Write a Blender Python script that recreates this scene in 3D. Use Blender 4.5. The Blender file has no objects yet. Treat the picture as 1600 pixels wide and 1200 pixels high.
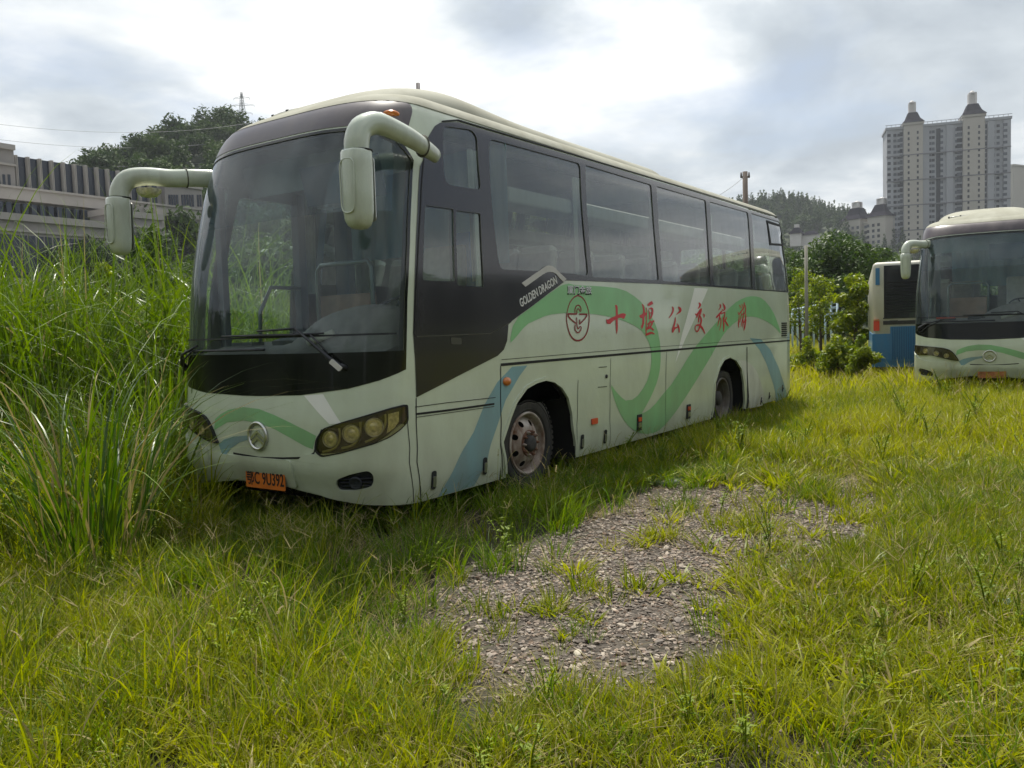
import bpy, bmesh, math, random
import numpy as np
from mathutils import Vector, Matrix, geometry
R = math.radians
SC = bpy.context.scene
# ------------------------------------------------------------------ camera
FPX = 1300.0
def _cam():
    uv, v0, s = 1698.0, 491.0, 0.031
    a = np.array([uv-800, v0-600, FPX]); b = np.array([-800, v0+s*uv-600, FPX])
    X = a/np.linalg.norm(a); up = np.cross(a, b); up /= np.linalg.norm(up)
    if up[1] > 0: up = -up
    M = np.stack([X, np.cross(up, X), up], 1)
    H = 1.62
    d = M.T@np.array([832-800, 693-600, FPX]); P = d*((.505-H)/d[2])
    return M, np.array([2.35-P[0], -P[1], H])
CM, CC = _cam()
def ray(u, v): return CM.T@np.array([u-800, v-600, FPX])
def proj(P):
    q = (np.asarray(P, float)-CC)@CM.T
    return np.stack([800+FPX*q[..., 0]/q[..., 2], 600+FPX*q[..., 1]/q[..., 2]], -1)
def at(u, v, Z):
    return Vector(CC+ray(u, v)*(Z/FPX))
def on_ground(u, v, z=0.0):
    d = ray(u, v); return Vector(CC+d*((z-CC[2])/d[2]))
def base(u, Z, z=0.0):
    """ground point straight below/above image column u at depth Z"""
    v = 505.
    for _ in range(30):
        p = at(u, v, Z); v += (p.z-z)*FPX/Z
    return Vector((p.x, p.y, z))
cam = bpy.data.cameras.new('camera'); co = bpy.data.objects.new('camera', cam); SC.collection.objects.link(co)
m3 = Matrix([[CM[0][i], -CM[1][i], -CM[2][i]] for i in range(3)])
co.matrix_world = Matrix.Translation(Vector(CC))@m3.to_4x4()
cam.sensor_width = 36; cam.lens = FPX/1600*36; cam.clip_end = 3000; cam.clip_start = .05
SC.camera = co
SC.render.resolution_x = 1024; SC.render.resolution_y = 768
# ------------------------------------------------------------------ sky and sun
SUN = Vector((1.5, 1.05, 3.3)).normalized()
SUN_EL = math.asin(SUN.z)
SKY = dict(nishita=.1, bright=1.0)
def make_world():
    w = bpy.data.worlds.new('World'); SC.world = w; w.use_nodes = True
    nt = w.node_tree; N = nt.nodes; L = nt.links
    for n in list(N): N.remove(n)
    out = N.new('ShaderNodeOutputWorld')
    sky = N.new('ShaderNodeTexSky'); sky.sky_type = 'NISHITA'; sky.sun_disc = False
    sky.sun_elevation = SUN_EL; sky.sun_rotation = math.atan2(SUN.x, SUN.y)
    sky.dust_density = 2.0
    bs = N.new('ShaderNodeBackground'); bs.inputs[1].default_value = SKY['nishita']; L.new(sky.outputs[0], bs.inputs[0])
    tc = N.new('ShaderNodeTexCoord'); geo = tc.outputs['Generated']
    sep = N.new('ShaderNodeSeparateXYZ'); L.new(geo, sep.inputs[0])
    # project the direction onto a cloud plane so clouds flatten towards the horizon
    mx = N.new('ShaderNodeMath'); mx.operation = 'MAXIMUM'; L.new(sep.outputs[2], mx.inputs[0]); mx.inputs[1].default_value = 0.0
    ad = N.new('ShaderNodeMath'); ad.operation = 'ADD'; L.new(mx.outputs[0], ad.inputs[0]); ad.inputs[1].default_value = .22
    dv = N.new('ShaderNodeVectorMath'); dv.operation = 'DIVIDE'
    cb = N.new('ShaderNodeCombineXYZ')
    for i in range(3): L.new(ad.outputs[0], cb.inputs[i])
    L.new(geo, dv.inputs[0]); L.new(cb.outputs[0], dv.inputs[1])
    def noise(scale, det, rough, off):
        mp = N.new('ShaderNodeMapping'); mp.inputs['Location'].default_value = off; L.new(dv.outputs[0], mp.inputs[0])
        n = N.new('ShaderNodeTexNoise'); n.inputs['Scale'].default_value = scale; n.inputs['Detail'].default_value = det
        n.inputs['Roughness'].default_value = rough; n.inputs['Distortion'].default_value = .25; L.new(mp.outputs[0], n.inputs[0]); return n
    def ramp(src, pts):
        r = N.new('ShaderNodeValToRGB'); L.new(src, r.inputs[0])
        e = r.color_ramp.elements
        while len(e) < len(pts): e.new(.5)
        for k, (p, c) in zip(e, pts): k.position = p; k.color = (*c, 1) if len(c) == 3 else (c[0], c[0], c[0], 1)
        return r
    n1 = noise(1.5, 9, .52, (3.4, 1.2, .3)); n2 = noise(.85, 7, .55, (8.1, 4.4, 2.0))
    cover = ramp(n2.outputs[0], [(.27, (0,)), (.47, (1,))])
    shade = ramp(n1.outputs[0], [(.37, (.40, .45, .50)), (.46, (.54, .59, .63)), (.53, (.74, .77, .785)), (.60, (.93, .94, .93))])
    # brighter towards the veiled sun
    dt = N.new('ShaderNodeVectorMath'); dt.operation = 'DOT_PRODUCT'; L.new(geo, dt.inputs[0]); dt.inputs[1].default_value = SUN
    gl = ramp(dt.outputs['Value'], [(.0, (.60,)), (.45, (.80,)), (.75, (1.0,)), (1.0, (1.7,))])
    g2 = N.new('ShaderNodeMapRange'); L.new(dt.outputs['Value'], g2.inputs[0])
    g2.inputs[1].default_value = -.5; g2.inputs[2].default_value = 1; g2.inputs[3].default_value = .28; g2.inputs[4].default_value = 1.28
    bc = N.new('ShaderNodeBackground'); L.new(shade.outputs[0], bc.inputs[0])
    mm = N.new('ShaderNodeMath'); mm.operation = 'MULTIPLY'; L.new(g2.outputs[0], mm.inputs[0]); mm.inputs[1].default_value = SKY['bright']
    L.new(mm.outputs[0], bc.inputs[1])
    mix = N.new('ShaderNodeMixShader'); L.new(cover.outputs[0], mix.inputs[0]); L.new(bs.outputs[0], mix.inputs[1]); L.new(bc.outputs[0], mix.inputs[2])
    L.new(mix.outputs[0], out.inputs[0])
make_world()
sl = bpy.data.lights.new('sun', 'SUN'); sl.energy = 5.0; sl.angle = R(.6); sl.color = (1, .95, .86)
so = bpy.data.objects.new('sun', sl); SC.collection.objects.link(so)
so.rotation_euler = SUN.to_track_quat('Z', 'Y').to_euler()
SC.view_settings.view_transform = 'Standard'; SC.view_settings.look = 'None'; SC.view_settings.exposure = .26; SC.view_settings.gamma = 1
# ------------------------------------------------------------------ helpers
COL = SC.collection
def pts(s):
    a = [float(x) for x in s.replace(',', ' ').split()]; return list(zip(a[::2], a[1::2]))
def tag(o, label=None, cat=None, group=None, kind=None):
    for k, v in (('label', label), ('category', cat), ('group', group), ('kind', kind)):
        if v: o[k] = v
    return o
def empty(name, loc=(0, 0, 0), rz=0):
    o = bpy.data.objects.new(name, None); COL.objects.link(o); o.location = loc; o.rotation_euler = (0, 0, rz); o.empty_display_size = .3
    return o
def copy_tree(o, parent=None):
    c = o.copy(); COL.objects.link(c); c.parent = parent
    for ch in list(o.children): copy_tree(ch, c)
    return c
class MB:
    """collects geometry for ONE mesh object"""
    def __init__(s): s.v = []; s.f = []; s.m = []; s.sm = []; s.n = None; s.org = (0, 0, 0)
    def add(s, v, f, m=0, smooth=False):
        o = len(s.v); s.v += [tuple(x) for x in v]; s.f += [tuple(i+o for i in q) for q in f]
        s.m += [m]*len(f); s.sm += [smooth]*len(f); return s
    def box(s, c, d, m=0, rot=None, bev=0):
        bm = bmesh.new(); bmesh.ops.create_cube(bm, size=1)
        for v in bm.verts: v.co = Vector((v.co.x*d[0], v.co.y*d[1], v.co.z*d[2]))
        if bev: bmesh.ops.bevel(bm, geom=bm.edges[:], offset=bev, segments=2, profile=.6, affect='EDGES')
        M = (rot.to_4x4() if rot else Matrix.Identity(4))
        return s.bm(bm, Matrix.Translation(Vector(c))@M, m, bool(bev))
    def bm(s, bm, M=None, m=0, smooth=False):
        bm.verts.index_update()
        s.add([(M@v.co if M else v.co) for v in bm.verts], [[v.index for v in f.verts] for f in bm.faces], m, smooth); bm.free(); return s
    def tube(s, path, rad, n=8, m=0, smooth=True, cap=True, sx=1, sy=1, up=None):
        P = [Vector(p) for p in path]
        if not hasattr(rad, '__len__'): rad = [rad]*len(P)
        vs = []; fs = []; prev = None
        for i, p in enumerate(P):
            t = (P[min(i+1, len(P)-1)]-P[max(i-1, 0)]).normalized()
            u0 = Vector(up) if up else Vector((0, 0, 1))
            if prev is None:
                a = t.cross(u0)
                if a.length < 1e-3: a = t.cross(Vector((1, 0, 0)))
            else:
                a = prev-t*prev.dot(t)
            a.normalize(); prev = a; b = a.cross(t)
            r = rad[i]
            rx, ry = (r if hasattr(r, '__len__') else (r*sx, r*sy))
            for k in range(n):
                an = 2*math.pi*k/n; vs.append(p+a*math.cos(an)*rx+b*math.sin(an)*ry)
        for i in range(len(P)-1):
            for k in range(n):
                fs.append((i*n+k, i*n+(k+1) % n, (i+1)*n+(k+1) % n, (i+1)*n+k))
        if cap:
            fs.append(tuple(range(n))[::-1]); fs.append(tuple((len(P)-1)*n+k for k in range(n)))
        return s.add(vs, fs, m, smooth)
    def lathe(s, prof, M=None, n=32, m=0, smooth=True):
        """profile (r, h) turned round local z"""
        vs = []; fs = []
        for r, h in prof:
            for k in range(n):
                a = 2*math.pi*k/n; v = Vector((r*math.cos(a), r*math.sin(a), h)); vs.append(M@v if M else v)
        for i in range(len(prof)-1):
            for k in range(n): fs.append((i*n+k, i*n+(k+1) % n, (i+1)*n+(k+1) % n, (i+1)*n+k))
        return s.add(vs, fs, m, smooth)
    def build(s, name, mats, parent=None, normals=None, loc=None, smooth_angle=None):
        me = bpy.data.meshes.new(name)
        og = s.org
        me.from_pydata([(v[0]-og[0], v[1]-og[1], v[2]-og[2]) for v in s.v], [], s.f)
        for mt in (mats if isinstance(mats, (list, tuple)) else [mats]): me.materials.append(mt)
        me.polygons.foreach_set('material_index', s.m); me.polygons.foreach_set('use_smooth', s.sm)
        me.update()
        if normals is not None: me.normals_split_custom_set_from_vertices(normals)
        o = bpy.data.objects.new(name, me); COL.objects.link(o); o.parent = parent
        if loc is not None: o.location = loc
        return o
# ------------------------------------------------------------------ materials
MATS = {}
def mat(name, col=(.5, .5, .5), rough=.5, metal=0, spec=.5, coat=0, var=0, vscale=3, dirt=None, dirt_amt=.4, dscale=2.5, bump=0, bscale=60, bdist=.01, coat_r=.05, zdirt=None, randv=0):
    m = bpy.data.materials.new(name); m.use_nodes = True; nt = m.node_tree; N = nt.nodes; L = nt.links
    b = N['Principled BSDF']; b.inputs['Roughness'].default_value = rough; b.inputs['Metallic'].default_value = metal
    b.inputs['Specular IOR Level'].default_value = spec; b.inputs['Coat Weight'].default_value = coat; b.inputs['Coat Roughness'].default_value = coat_r
    b.inputs['Base Color'].default_value = (*col, 1)
    tc = N.new('ShaderNodeTexCoord'); src = None
    if var or dirt or randv:
        rgb = N.new('ShaderNodeRGB'); rgb.outputs[0].default_value = (*col, 1); src = rgb.outputs[0]
    if var:
        n = N.new('ShaderNodeTexNoise'); n.inputs['Scale'].default_value = vscale; n.inputs['Detail'].default_value = 6; L.new(tc.outputs['Object'], n.inputs[0])
        mr = N.new('ShaderNodeMapRange'); L.new(n.outputs[0], mr.inputs[0]); mr.inputs[1].default_value = .3; mr.inputs[2].default_value = .7; mr.inputs[3].default_value = 1-var; mr.inputs[4].default_value = 1+var
        hs = N.new('ShaderNodeHueSaturation'); L.new(src, hs.inputs['Color']); L.new(mr.outputs[0], hs.inputs['Value']); src = hs.outputs[0]
    if randv:
        at_ = N.new('ShaderNodeAttribute'); at_.attribute_name = 'rnd'; at_.attribute_type = 'GEOMETRY'
        mr = N.new('ShaderNodeMapRange'); L.new(at_.outputs['Fac'], mr.inputs[0]); mr.inputs[3].default_value = 1-randv; mr.inputs[4].default_value = 1+randv
        hs = N.new('ShaderNodeHueSaturation'); L.new(src, hs.inputs['Color']); L.new(mr.outputs[0], hs.inputs['Value']); src = hs.outputs[0]
    if dirt:
        n = N.new('ShaderNodeTexNoise'); n.inputs['Scale'].default_value = dscale; n.inputs['Detail'].default_value = 9; n.inputs['Roughness'].default_value = .65
        mp = N.new('ShaderNodeMapping'); mp.inputs['Scale'].default_value = (1, 1, .35); L.new(tc.outputs['Object'], mp.inputs[0]); L.new(mp.outputs[0], n.inputs[0])
        mr = N.new('ShaderNodeMapRange'); L.new(n.outputs[0], mr.inputs[0]); mr.inputs[1].default_value = .42; mr.inputs[2].default_value = .72; mr.inputs[3].default_value = 0; mr.inputs[4].default_value = dirt_amt
        fac = mr.outputs[0]
        if zdirt:
            sp = N.new('ShaderNodeSeparateXYZ'); L.new(tc.outputs['Object'], sp.inputs[0])
            zr = N.new('ShaderNodeMapRange'); L.new(sp.outputs[2], zr.inputs[0]); zr.inputs[1].default_value = zdirt[0]; zr.inputs[2].default_value = zdirt[1]; zr.inputs[3].default_value = zdirt[2]; zr.inputs[4].default_value = .0
            n3 = N.new('ShaderNodeTexNoise'); n3.inputs['Scale'].default_value = 4; n3.inputs['Detail'].default_value = 8; L.new(mp.outputs[0], n3.inputs[0])
            mu = N.new('ShaderNodeMath'); mu.operation = 'MULTIPLY'; L.new(zr.outputs[0], mu.inputs[0]); L.new(n3.outputs[0], mu.inputs[1])
            a2 = N.new('ShaderNodeMath'); a2.operation = 'ADD'; a2.use_clamp = True; L.new(mu.outputs[0], a2.inputs[0]); L.new(fac, a2.inputs[1]); fac = a2.outputs[0]
        mx = N.new('ShaderNodeMix'); mx.data_type = 'RGBA'; L.new(fac, mx.inputs[0]); L.new(src, mx.inputs[6]); mx.inputs[7].default_value = (*dirt, 1); src = mx.outputs[2]
        ro = N.new('ShaderNodeMapRange'); L.new(fac, ro.inputs[0]); ro.inputs[3].default_value = rough; ro.inputs[4].default_value = min(1, rough+.5); L.new(ro.outputs[0], b.inputs['Roughness'])
        if coat:
            cr = N.new('ShaderNodeMapRange'); L.new(fac, cr.inputs[0]); cr.inputs[3].default_value = coat; cr.inputs[4].default_value = coat*.2; L.new(cr.outputs[0], b.inputs['Coat Weight'])
    if src: L.new(src, b.inputs['Base Color'])
    if bump:
        n = N.new('ShaderNodeTexNoise'); n.inputs['Scale'].default_value = bscale; n.inputs['Detail'].default_value = 5; L.new(tc.outputs['Object'], n.inputs[0])
        bp = N.new('ShaderNodeBump'); bp.inputs['Strength'].default_value = bump; bp.inputs['Distance'].default_value = bdist; L.new(n.outputs[0], bp.inputs['Height']); L.new(bp.outputs[0], b.inputs['Normal'])
    MATS[name] = m; return m
def glass(name, tint, dust_sheen=.04, refl=1.0, dust_sheen_col=(.35, .36, .33), rough=.02, ior=1.5):
    m = bpy.data.materials.new(name); m.use_nodes = True; nt = m.node_tree; N = nt.nodes; L = nt.links
    for n in list(N): N.remove(n)
    out = N.new('ShaderNodeOutputMaterial')
    tr = N.new('ShaderNodeBsdfTransparent'); tr.inputs[0].default_value = (*tint, 1)
    gl = N.new('ShaderNodeBsdfGlossy'); gl.inputs['Roughness'].default_value = rough; gl.inputs[0].default_value = (.95, .97, 1, 1)
    fr = N.new('ShaderNodeFresnel'); fr.inputs[0].default_value = ior
    k = N.new('ShaderNodeMath'); k.operation = 'MULTIPLY'; k.use_clamp = True; L.new(fr.outputs[0], k.inputs[0]); k.inputs[1].default_value = refl*1.25
    mx = N.new('ShaderNodeMixShader'); L.new(k.outputs[0], mx.inputs[0]); L.new(tr.outputs[0], mx.inputs[1]); L.new(gl.outputs[0], mx.inputs[2])
    df = N.new('ShaderNodeBsdfDiffuse'); df.inputs[0].default_value = (*dust_sheen_col, 1)  # dust film; on the coach panes also carries a painted sky sheen
    tc = N.new('ShaderNodeTexCoord'); mp = N.new('ShaderNodeMapping'); mp.inputs['Scale'].default_value = (1, 1, .25); L.new(tc.outputs['Object'], mp.inputs[0])
    n = N.new('ShaderNodeTexNoise'); n.inputs['Scale'].default_value = 5; n.inputs['Detail'].default_value = 8; L.new(mp.outputs[0], n.inputs[0])
    mr = N.new('ShaderNodeMapRange'); L.new(n.outputs[0], mr.inputs[0]); mr.inputs[1].default_value = .35; mr.inputs[2].default_value = .75; mr.inputs[3].default_value = dust_sheen*.5; mr.inputs[4].default_value = dust_sheen*2
    m2 = N.new('ShaderNodeMixShader'); L.new(mr.outputs[0], m2.inputs[0]); L.new(mx.outputs[0], m2.inputs[1]); L.new(df.outputs[0], m2.inputs[2])
    L.new(m2.outputs[0], out.inputs[0]); MATS[name] = m; return m
def leafmat(name, c1, c2, trans=.35, rough=.5, spec=.35, hue=.0):
    """foliage: colour varies per leaf or per blade through the attribute 'rnd' and per instance"""
    m = bpy.data.materials.new(name); m.use_nodes = True; nt = m.node_tree; N = nt.nodes; L = nt.links
    b = N['Principled BSDF']; out = N['Material Output']; b.inputs['Roughness'].default_value = rough; b.inputs['Specular IOR Level'].default_value = spec
    a = N.new('ShaderNodeAttribute'); a.attribute_name = 'rnd'; a.attribute_type = 'GEOMETRY'
    a2 = N.new('ShaderNodeAttribute'); a2.attribute_name = 'tone'; a2.attribute_type = 'INSTANCER'
    ad = N.new('ShaderNodeMath'); ad.operation = 'ADD'; ad.use_clamp = True; L.new(a.outputs['Fac'], ad.inputs[0]); L.new(a2.outputs['Fac'], ad.inputs[1])
    mx = N.new('ShaderNodeMix'); mx.data_type = 'RGBA'; L.new(ad.outputs[0], mx.inputs[0]); mx.inputs[6].default_value = (*c1, 1); mx.inputs[7].default_value = (*c2, 1)
    L.new(mx.outputs[2], b.inputs['Base Color'])
    t = N.new('ShaderNodeBsdfTranslucent'); hs = N.new('ShaderNodeHueSaturation'); hs.inputs['Saturation'].default_value = 1.15; hs.inputs['Value'].default_value = 1.25; L.new(mx.outputs[2], hs.inputs['Color']); L.new(hs.outputs[0], t.inputs[0])
    ms = N.new('ShaderNodeMixShader'); ms.inputs[0].default_value = trans; L.new(b.outputs[0], ms.inputs[1]); L.new(t.outputs[0], ms.inputs[2]); L.new(ms.outputs[0], out.inputs[0])
    MATS[name] = m; return m
# ------------------------------------------------------------------ coach body surface S(p, q)
# p: metres along the plan outline, 0 = middle of the nose, + towards the driver's side (y = 0), q: metres up the body profile
BW, BL, FD, RD = 1.285, 11.35, .50, .24
_t = np.sin(np.linspace(0, math.pi/2, 400))
def _curve(D, n, m):
    t = 1-(1-np.linspace(0, 1, 3000))**3
    x = D*(1-np.clip(1-t**n, 0, 1)**(1/m)); s = np.concatenate([[0], np.cumsum(np.hypot(np.diff(x), np.diff(t*BW)))])
    return s, t, x
_fs, _ft, _fx = _curve(FD, 4.2, 2.1)
_rs, _rt, _rx = _curve(RD, 7, 2.2)
P0 = float(_fs[-1]); LS = BL-FD-RD; P1 = P0+LS; PM = P1+float(_rs[-1])
# q, z, inset, front set-back, rear set-back
PROF = np.array([
 (.10, .10, .06, .14, .05), (.25, .25, .03, .07, .02), (.42, .42, .005, .02, 0), (.6, .6, 0, -.035, 0), (.9, .9, 0, -.035, 0), (1.2, 1.2, 0, -.01, 0), (1.6, 1.6, .0, .02, 0),
 (2.05, 2.05, .005, .06, .01), (2.5, 2.5, .035, .125, .03), (2.9, 2.9, .07, .21, .06), (3.2, 3.2, .098, .305, .09), (3.42, 3.42, .122, .40, .12),
 (3.55, 3.545, .15, .49, .15), (3.67, 3.64, .215, .63, .2), (3.8, 3.70, .32, .80, .26), (4.0, 3.745, .51, 1.06, .34), (4.3, 3.775, .80, 1.5, .4), (4.78, 3.785, 1.27, 2.0, .5)])
def _pchip(x, y):
    h = np.diff(x); d = np.diff(y)/h; m = np.zeros_like(y)
    for i in range(1, len(x)-1):
        if d[i-1]*d[i] > 0: m[i] = (d[i-1]+d[i])/2 if False else 2*d[i-1]*d[i]/(d[i-1]+d[i])
    m[0] = d[0]; m[-1] = d[-1]
    def f(q):
        q = np.clip(q, x[0], x[-1]); i = np.clip(np.searchsorted(x, q)-1, 0, len(h)-1); t = (q-x[i])/h[i]
        return (2*t**3-3*t**2+1)*y[i]+(t**3-2*t**2+t)*h[i]*m[i]+(-2*t**3+3*t**2)*y[i+1]+(t**3-t**2)*h[i]*m[i+1]
    return f
_Z, _I, _F, _B = [_pchip(PROF[:, 0], PROF[:, k]) for k in (1, 2, 3, 4)]
def S(p, q):
    p = np.asarray(p, float); q = np.asarray(q, float); a = np.abs(p); sg = np.sign(p)
    z = _Z(q); hw = BW-_I(q); xf = _F(q); xr = _B(q)
    ft = np.interp(a, _fs, _ft); fx = np.interp(a, _fs, _fx)+xf
    xs = FD+xf; xe = BL-RD-xr
    s = np.clip((a-P0)/LS, 0, 1)
    rp = np.clip(PM-a, 0, None); rt = np.interp(rp, _rs, _rt); rx = BL-xr-np.interp(rp, _rs, _rx)
    x = np.where(a < P0, fx, np.where(a < P1, xs+(xe-xs)*s, rx))
    yy = np.where(a < P0, ft, np.where(a < P1, 1.0, rt))*hw
    return np.stack([x, BW-sg*yy, z], -1)
def SN(p, q, e=4e-3):
    p = np.asarray(p, float); q = np.asarray(q, float)
    a = S(p+e, q)-S(p-e, q); b = S(p, np.minimum(q+e, 4.77))-S(p, q-e); n = np.cross(a, b); return n/np.maximum(np.linalg.norm(n, axis=-1, keepdims=True), 1e-9)
_gp = np.concatenate([np.linspace(-P0-.3, P0, 90), np.linspace(P0, PM, 160)[1:]]); _gq = np.linspace(.12, 4.6, 95)
_GP, _GQ = np.meshgrid(_gp, _gq, indexing='ij'); _GS = S(_GP, _GQ); _GU = proj(_GS)
_face = np.sum(SN(_GP, _GQ)*(CC-_GS), -1) > 0
def inv(u, v, side=None):
    """surface coordinates under an image point (traced once from the photograph)"""
    d = np.hypot(_GU[..., 0]-u, _GU[..., 1]-v)+np.where(_face, 0, 1e4)
    i = np.unravel_index(np.argmin(d), d.shape); x = np.array([_GP[i], _GQ[i]])
    for _ in range(12):
        e = 1e-3; r = proj(S(*x))-(u, v)
        J = np.stack([(proj(S(x[0]+e, x[1]))-proj(S(x[0]-e, x[1])))/(2*e), (proj(S(x[0], x[1]+e))-proj(S(x[0], x[1]-e)))/(2*e)], 1)
        try: st = np.linalg.solve(J, r)
        except Exception: break
        n = np.linalg.norm(st); st = st if n < .15 else st*.15/n
        x = x-st; x[1] = min(max(x[1], .11), 4.7)
    return float(x[0]), float(x[1])
def tr(s): return [inv(u, v) for u, v in (pts(s) if isinstance(s, str) else s)]
def mirp(poly): return [(-p, q) for p, q in poly][::-1]
def inside(P, poly):
    x, y = P[:, 0], P[:, 1]; r = np.zeros(len(P), bool); n = len(poly)
    for i in range(n):
        x1, y1 = poly[i]; x2, y2 = poly[(i+1) % n]
        if y1 == y2: continue
        c = ((y1 > y) != (y2 > y)) & (x < (x2-x1)*(y-y1)/(y2-y1)+x1); r ^= c
    return r
def smooth_poly(P, it=2, closed=True):
    """Chaikin corner cutting"""
    for _ in range(it):
        Q = []; n = len(P)
        for i in range(n if closed else n-1):
            a, b = P[i], P[(i+1) % n]
            Q += [(a[0]*.75+b[0]*.25, a[1]*.75+b[1]*.25), (a[0]*.25+b[0]*.75, a[1]*.25+b[1]*.75)]
        P = Q if closed else [P[0]]+Q+[P[-1]]
    return P
def rounded(P, r=.05, k=3):
    out = []; n = len(P)
    for i in range(n):
        a, b, c = Vector(P[i-1]), Vector(P[i]), Vector(P[(i+1) % n])
        d1 = (a-b); d2 = (c-b); r1 = min(r, d1.length*.45); r2 = min(r, d2.length*.45)
        s = b+d1.normalized()*r1; e = b+d2.normalized()*r2
        for j in range(k+1):
            t = j/k; out.append(tuple((1-t)**2*s+2*t*(1-t)*b+t*t*e))
    return out
def seg(poly, step):
    out = []
    for i in range(len(poly)):
        a, b = poly[i], poly[(i+1) % len(poly)]; k = max(1, int(math.hypot(b[0]-a[0], b[1]-a[1])/step))
        out += [(a[0]+(b[0]-a[0])*j/k, a[1]+(b[1]-a[1])*j/k) for j in range(k)]
    return out
def cdt(outer, holes=(), gx=None, gy=None, step=.08):
    loops = [seg(outer, step)]+[seg(h, step) for h in holes]
    V = []; E = []
    for lp in loops:
        o = len(V); V += lp; E += [(o+i, o+(i+1) % len(lp)) for i in range(len(lp))]
    nb = len(V); A = np.array(loops[0]); x0, y0 = A.min(0); x1, y1 = A.max(0)
    gx = gx if gx is not None else np.arange(x0+step/2, x1, step); gy = gy if gy is not None else np.arange(y0+step/2, y1, step)
    gx = gx[(gx > x0) & (gx < x1)]; gy = gy[(gy > y0) & (gy < y1)]
    if len(gx) and len(gy):
        G = np.array([(a, b) for a in gx for b in gy]); k = inside(G, loops[0])
        for h in loops[1:]: k &= ~inside(G, h)
        G = G[k]; B = np.array(V)
        if len(G):
            keep = np.array([np.min(np.hypot(B[:, 0]-g[0], B[:, 1]-g[1])) > step*.3 for g in G]); V = V+[tuple(g) for g in G[keep]]
    r = geometry.delaunay_2d_cdt([Vector(v) for v in V], E, [], 0, 1e-6)
    v2 = np.array([tuple(v) for v in r[0]]); T = np.array([f for f in r[2] if len(f) == 3])
    c = v2[T].mean(1); k = inside(c, loops[0])
    for h in loops[1:]: k &= ~inside(c, h)
    T = T[k]
    a, b, cc = v2[T[:, 0]], v2[T[:, 1]], v2[T[:, 2]]
    s = (b[:, 0]-a[:, 0])*(cc[:, 1]-a[:, 1])-(b[:, 1]-a[:, 1])*(cc[:, 0]-a[:, 0])
    T = np.where((s < 0)[:, None], T[:, ::-1], T); T = T[np.abs(s) > 1e-9]
    return v2, T
class Skin(MB):
    """pieces of the coach skin: patches in (p, q) laid on S with a normal offset"""
    def __init__(s, org): super().__init__(); s.org = org; s.nn = []
    def patch(s, outer, holes=(), off=0.0, m=0, step=.08, gx=None, gy=None, thick=0):
        v2, T = cdt(outer, holes, gx, gy, step)
        P = S(v2[:, 0], v2[:, 1]); n = SN(v2[:, 0], v2[:, 1])
        s.add(P+n*off, T.tolist(), m, True); s.nn += n.tolist()
        if thick:
            s.add(P+n*(off-thick), T[:, ::-1].tolist(), m, True); s.nn += (-n).tolist()
            for lp in [seg(outer, step)]+[seg(h, step) for h in holes]:
                A = np.array(lp); Q = S(A[:, 0], A[:, 1]); k = SN(A[:, 0], A[:, 1]); n_ = len(lp)
                # rim quads with their own normals pointing out of the patch
                d = np.roll(A, -1, 0)-A; 
                c1 = Q+k*off; c2 = Q+k*(off-thick)
                tan = np.roll(Q, -1, 0)-Q; o = np.cross(tan, k); o /= np.maximum(np.linalg.norm(o, axis=1, keepdims=True), 1e-9)
                base_ = len(s.v); s.v += [tuple(x) for x in c1]+[tuple(x) for x in c2]
                s.nn += o.tolist()*2
                for i in range(n_):
                    j = (i+1) % n_; s.f.append((base_+i, base_+n_+i, base_+n_+j, base_+j)); s.m.append(m); s.sm.append(True)
        return s
    def done(s, name, mats, parent=None): return s.build(name, mats, parent, normals=s.nn)
def band(path, w):
    """closed polygon round a polyline (or list of widths)"""
    P = [Vector(x) for x in path]; n = len(P); w = w if hasattr(w, '__len__') else [w]*n; L, R_ = [], []
    for i in range(n):
        t = (P[min(i+1, n-1)]-P[max(i-1, 0)]).normalized(); k = Vector((-t.y, t.x))*w[i]/2
        L.append(tuple(P[i]+k)); R_.append(tuple(P[i]-k))
    return L+R_[::-1]
# ------------------------------------------------------------------ materials of the coach
PAINT = (.60, .67, .53)
mat('coach_paint', PAINT, .32, coat=.8, coat_r=.07, var=.04, vscale=1.3, bump=.5, bscale=1.4, bdist=.05, dirt=(.24, .22, .15), dirt_amt=.25, dscale=1.3, zdirt=(.2, 1.2, .85))
mat('livery_green', (.24, .56, .24), .4, coat=.4, coat_r=.15, dirt=(.20, .19, .13), dirt_amt=.35, dscale=1.6, zdirt=(.2, 1.5, .7))
mat('livery_blue', (.20, .40, .46), .4, coat=.4, coat_r=.15, dirt=(.20, .19, .13), dirt_amt=.35, dscale=1.6, zdirt=(.2, 1.5, .7))
mat('livery_white', (.86, .86, .82), .4, coat=.4, coat_r=.15, dirt=(.3, .28, .2), dirt_amt=.12)
mat('livery_pale', (.76, .78, .70), .4, coat=.4, coat_r=.15, dirt=(.20, .19, .13), dirt_amt=.4, dscale=1.6, zdirt=(.2, 1.5, .9))
mat('mask_black', (.016, .015, .022), .2, coat=.25, coat_r=.06, dirt=(.12, .11, .11), dirt_amt=.12, dscale=2)
mat('glossy_black', (.005, .006, .005), .12, coat=.1, coat_r=.04, dirt=(.05, .05, .04), dirt_amt=.12, dscale=3)
mat('brown_paint', (.058, .042, .050), .38, coat=.5, coat_r=.2, dirt=(.25, .22, .2), dirt_amt=.3)
mat('roof_paint', (.37, .37, .31), .8, spec=.12, var=.08, vscale=2, dirt=(.25, .24, .18), dirt_amt=.6, dscale=2)
mat('bright_letter', (.72, .72, .70), .4)
mat('groove', (.006, .006, .006), .7)
mat('seam_grime', (.07, .07, .05), .8)
mat('rim_dark', (.13, .12, .105), .65, metal=.2, var=.3, vscale=9, dirt=(.08, .05, .03), dirt_amt=.8, dscale=5)
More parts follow.
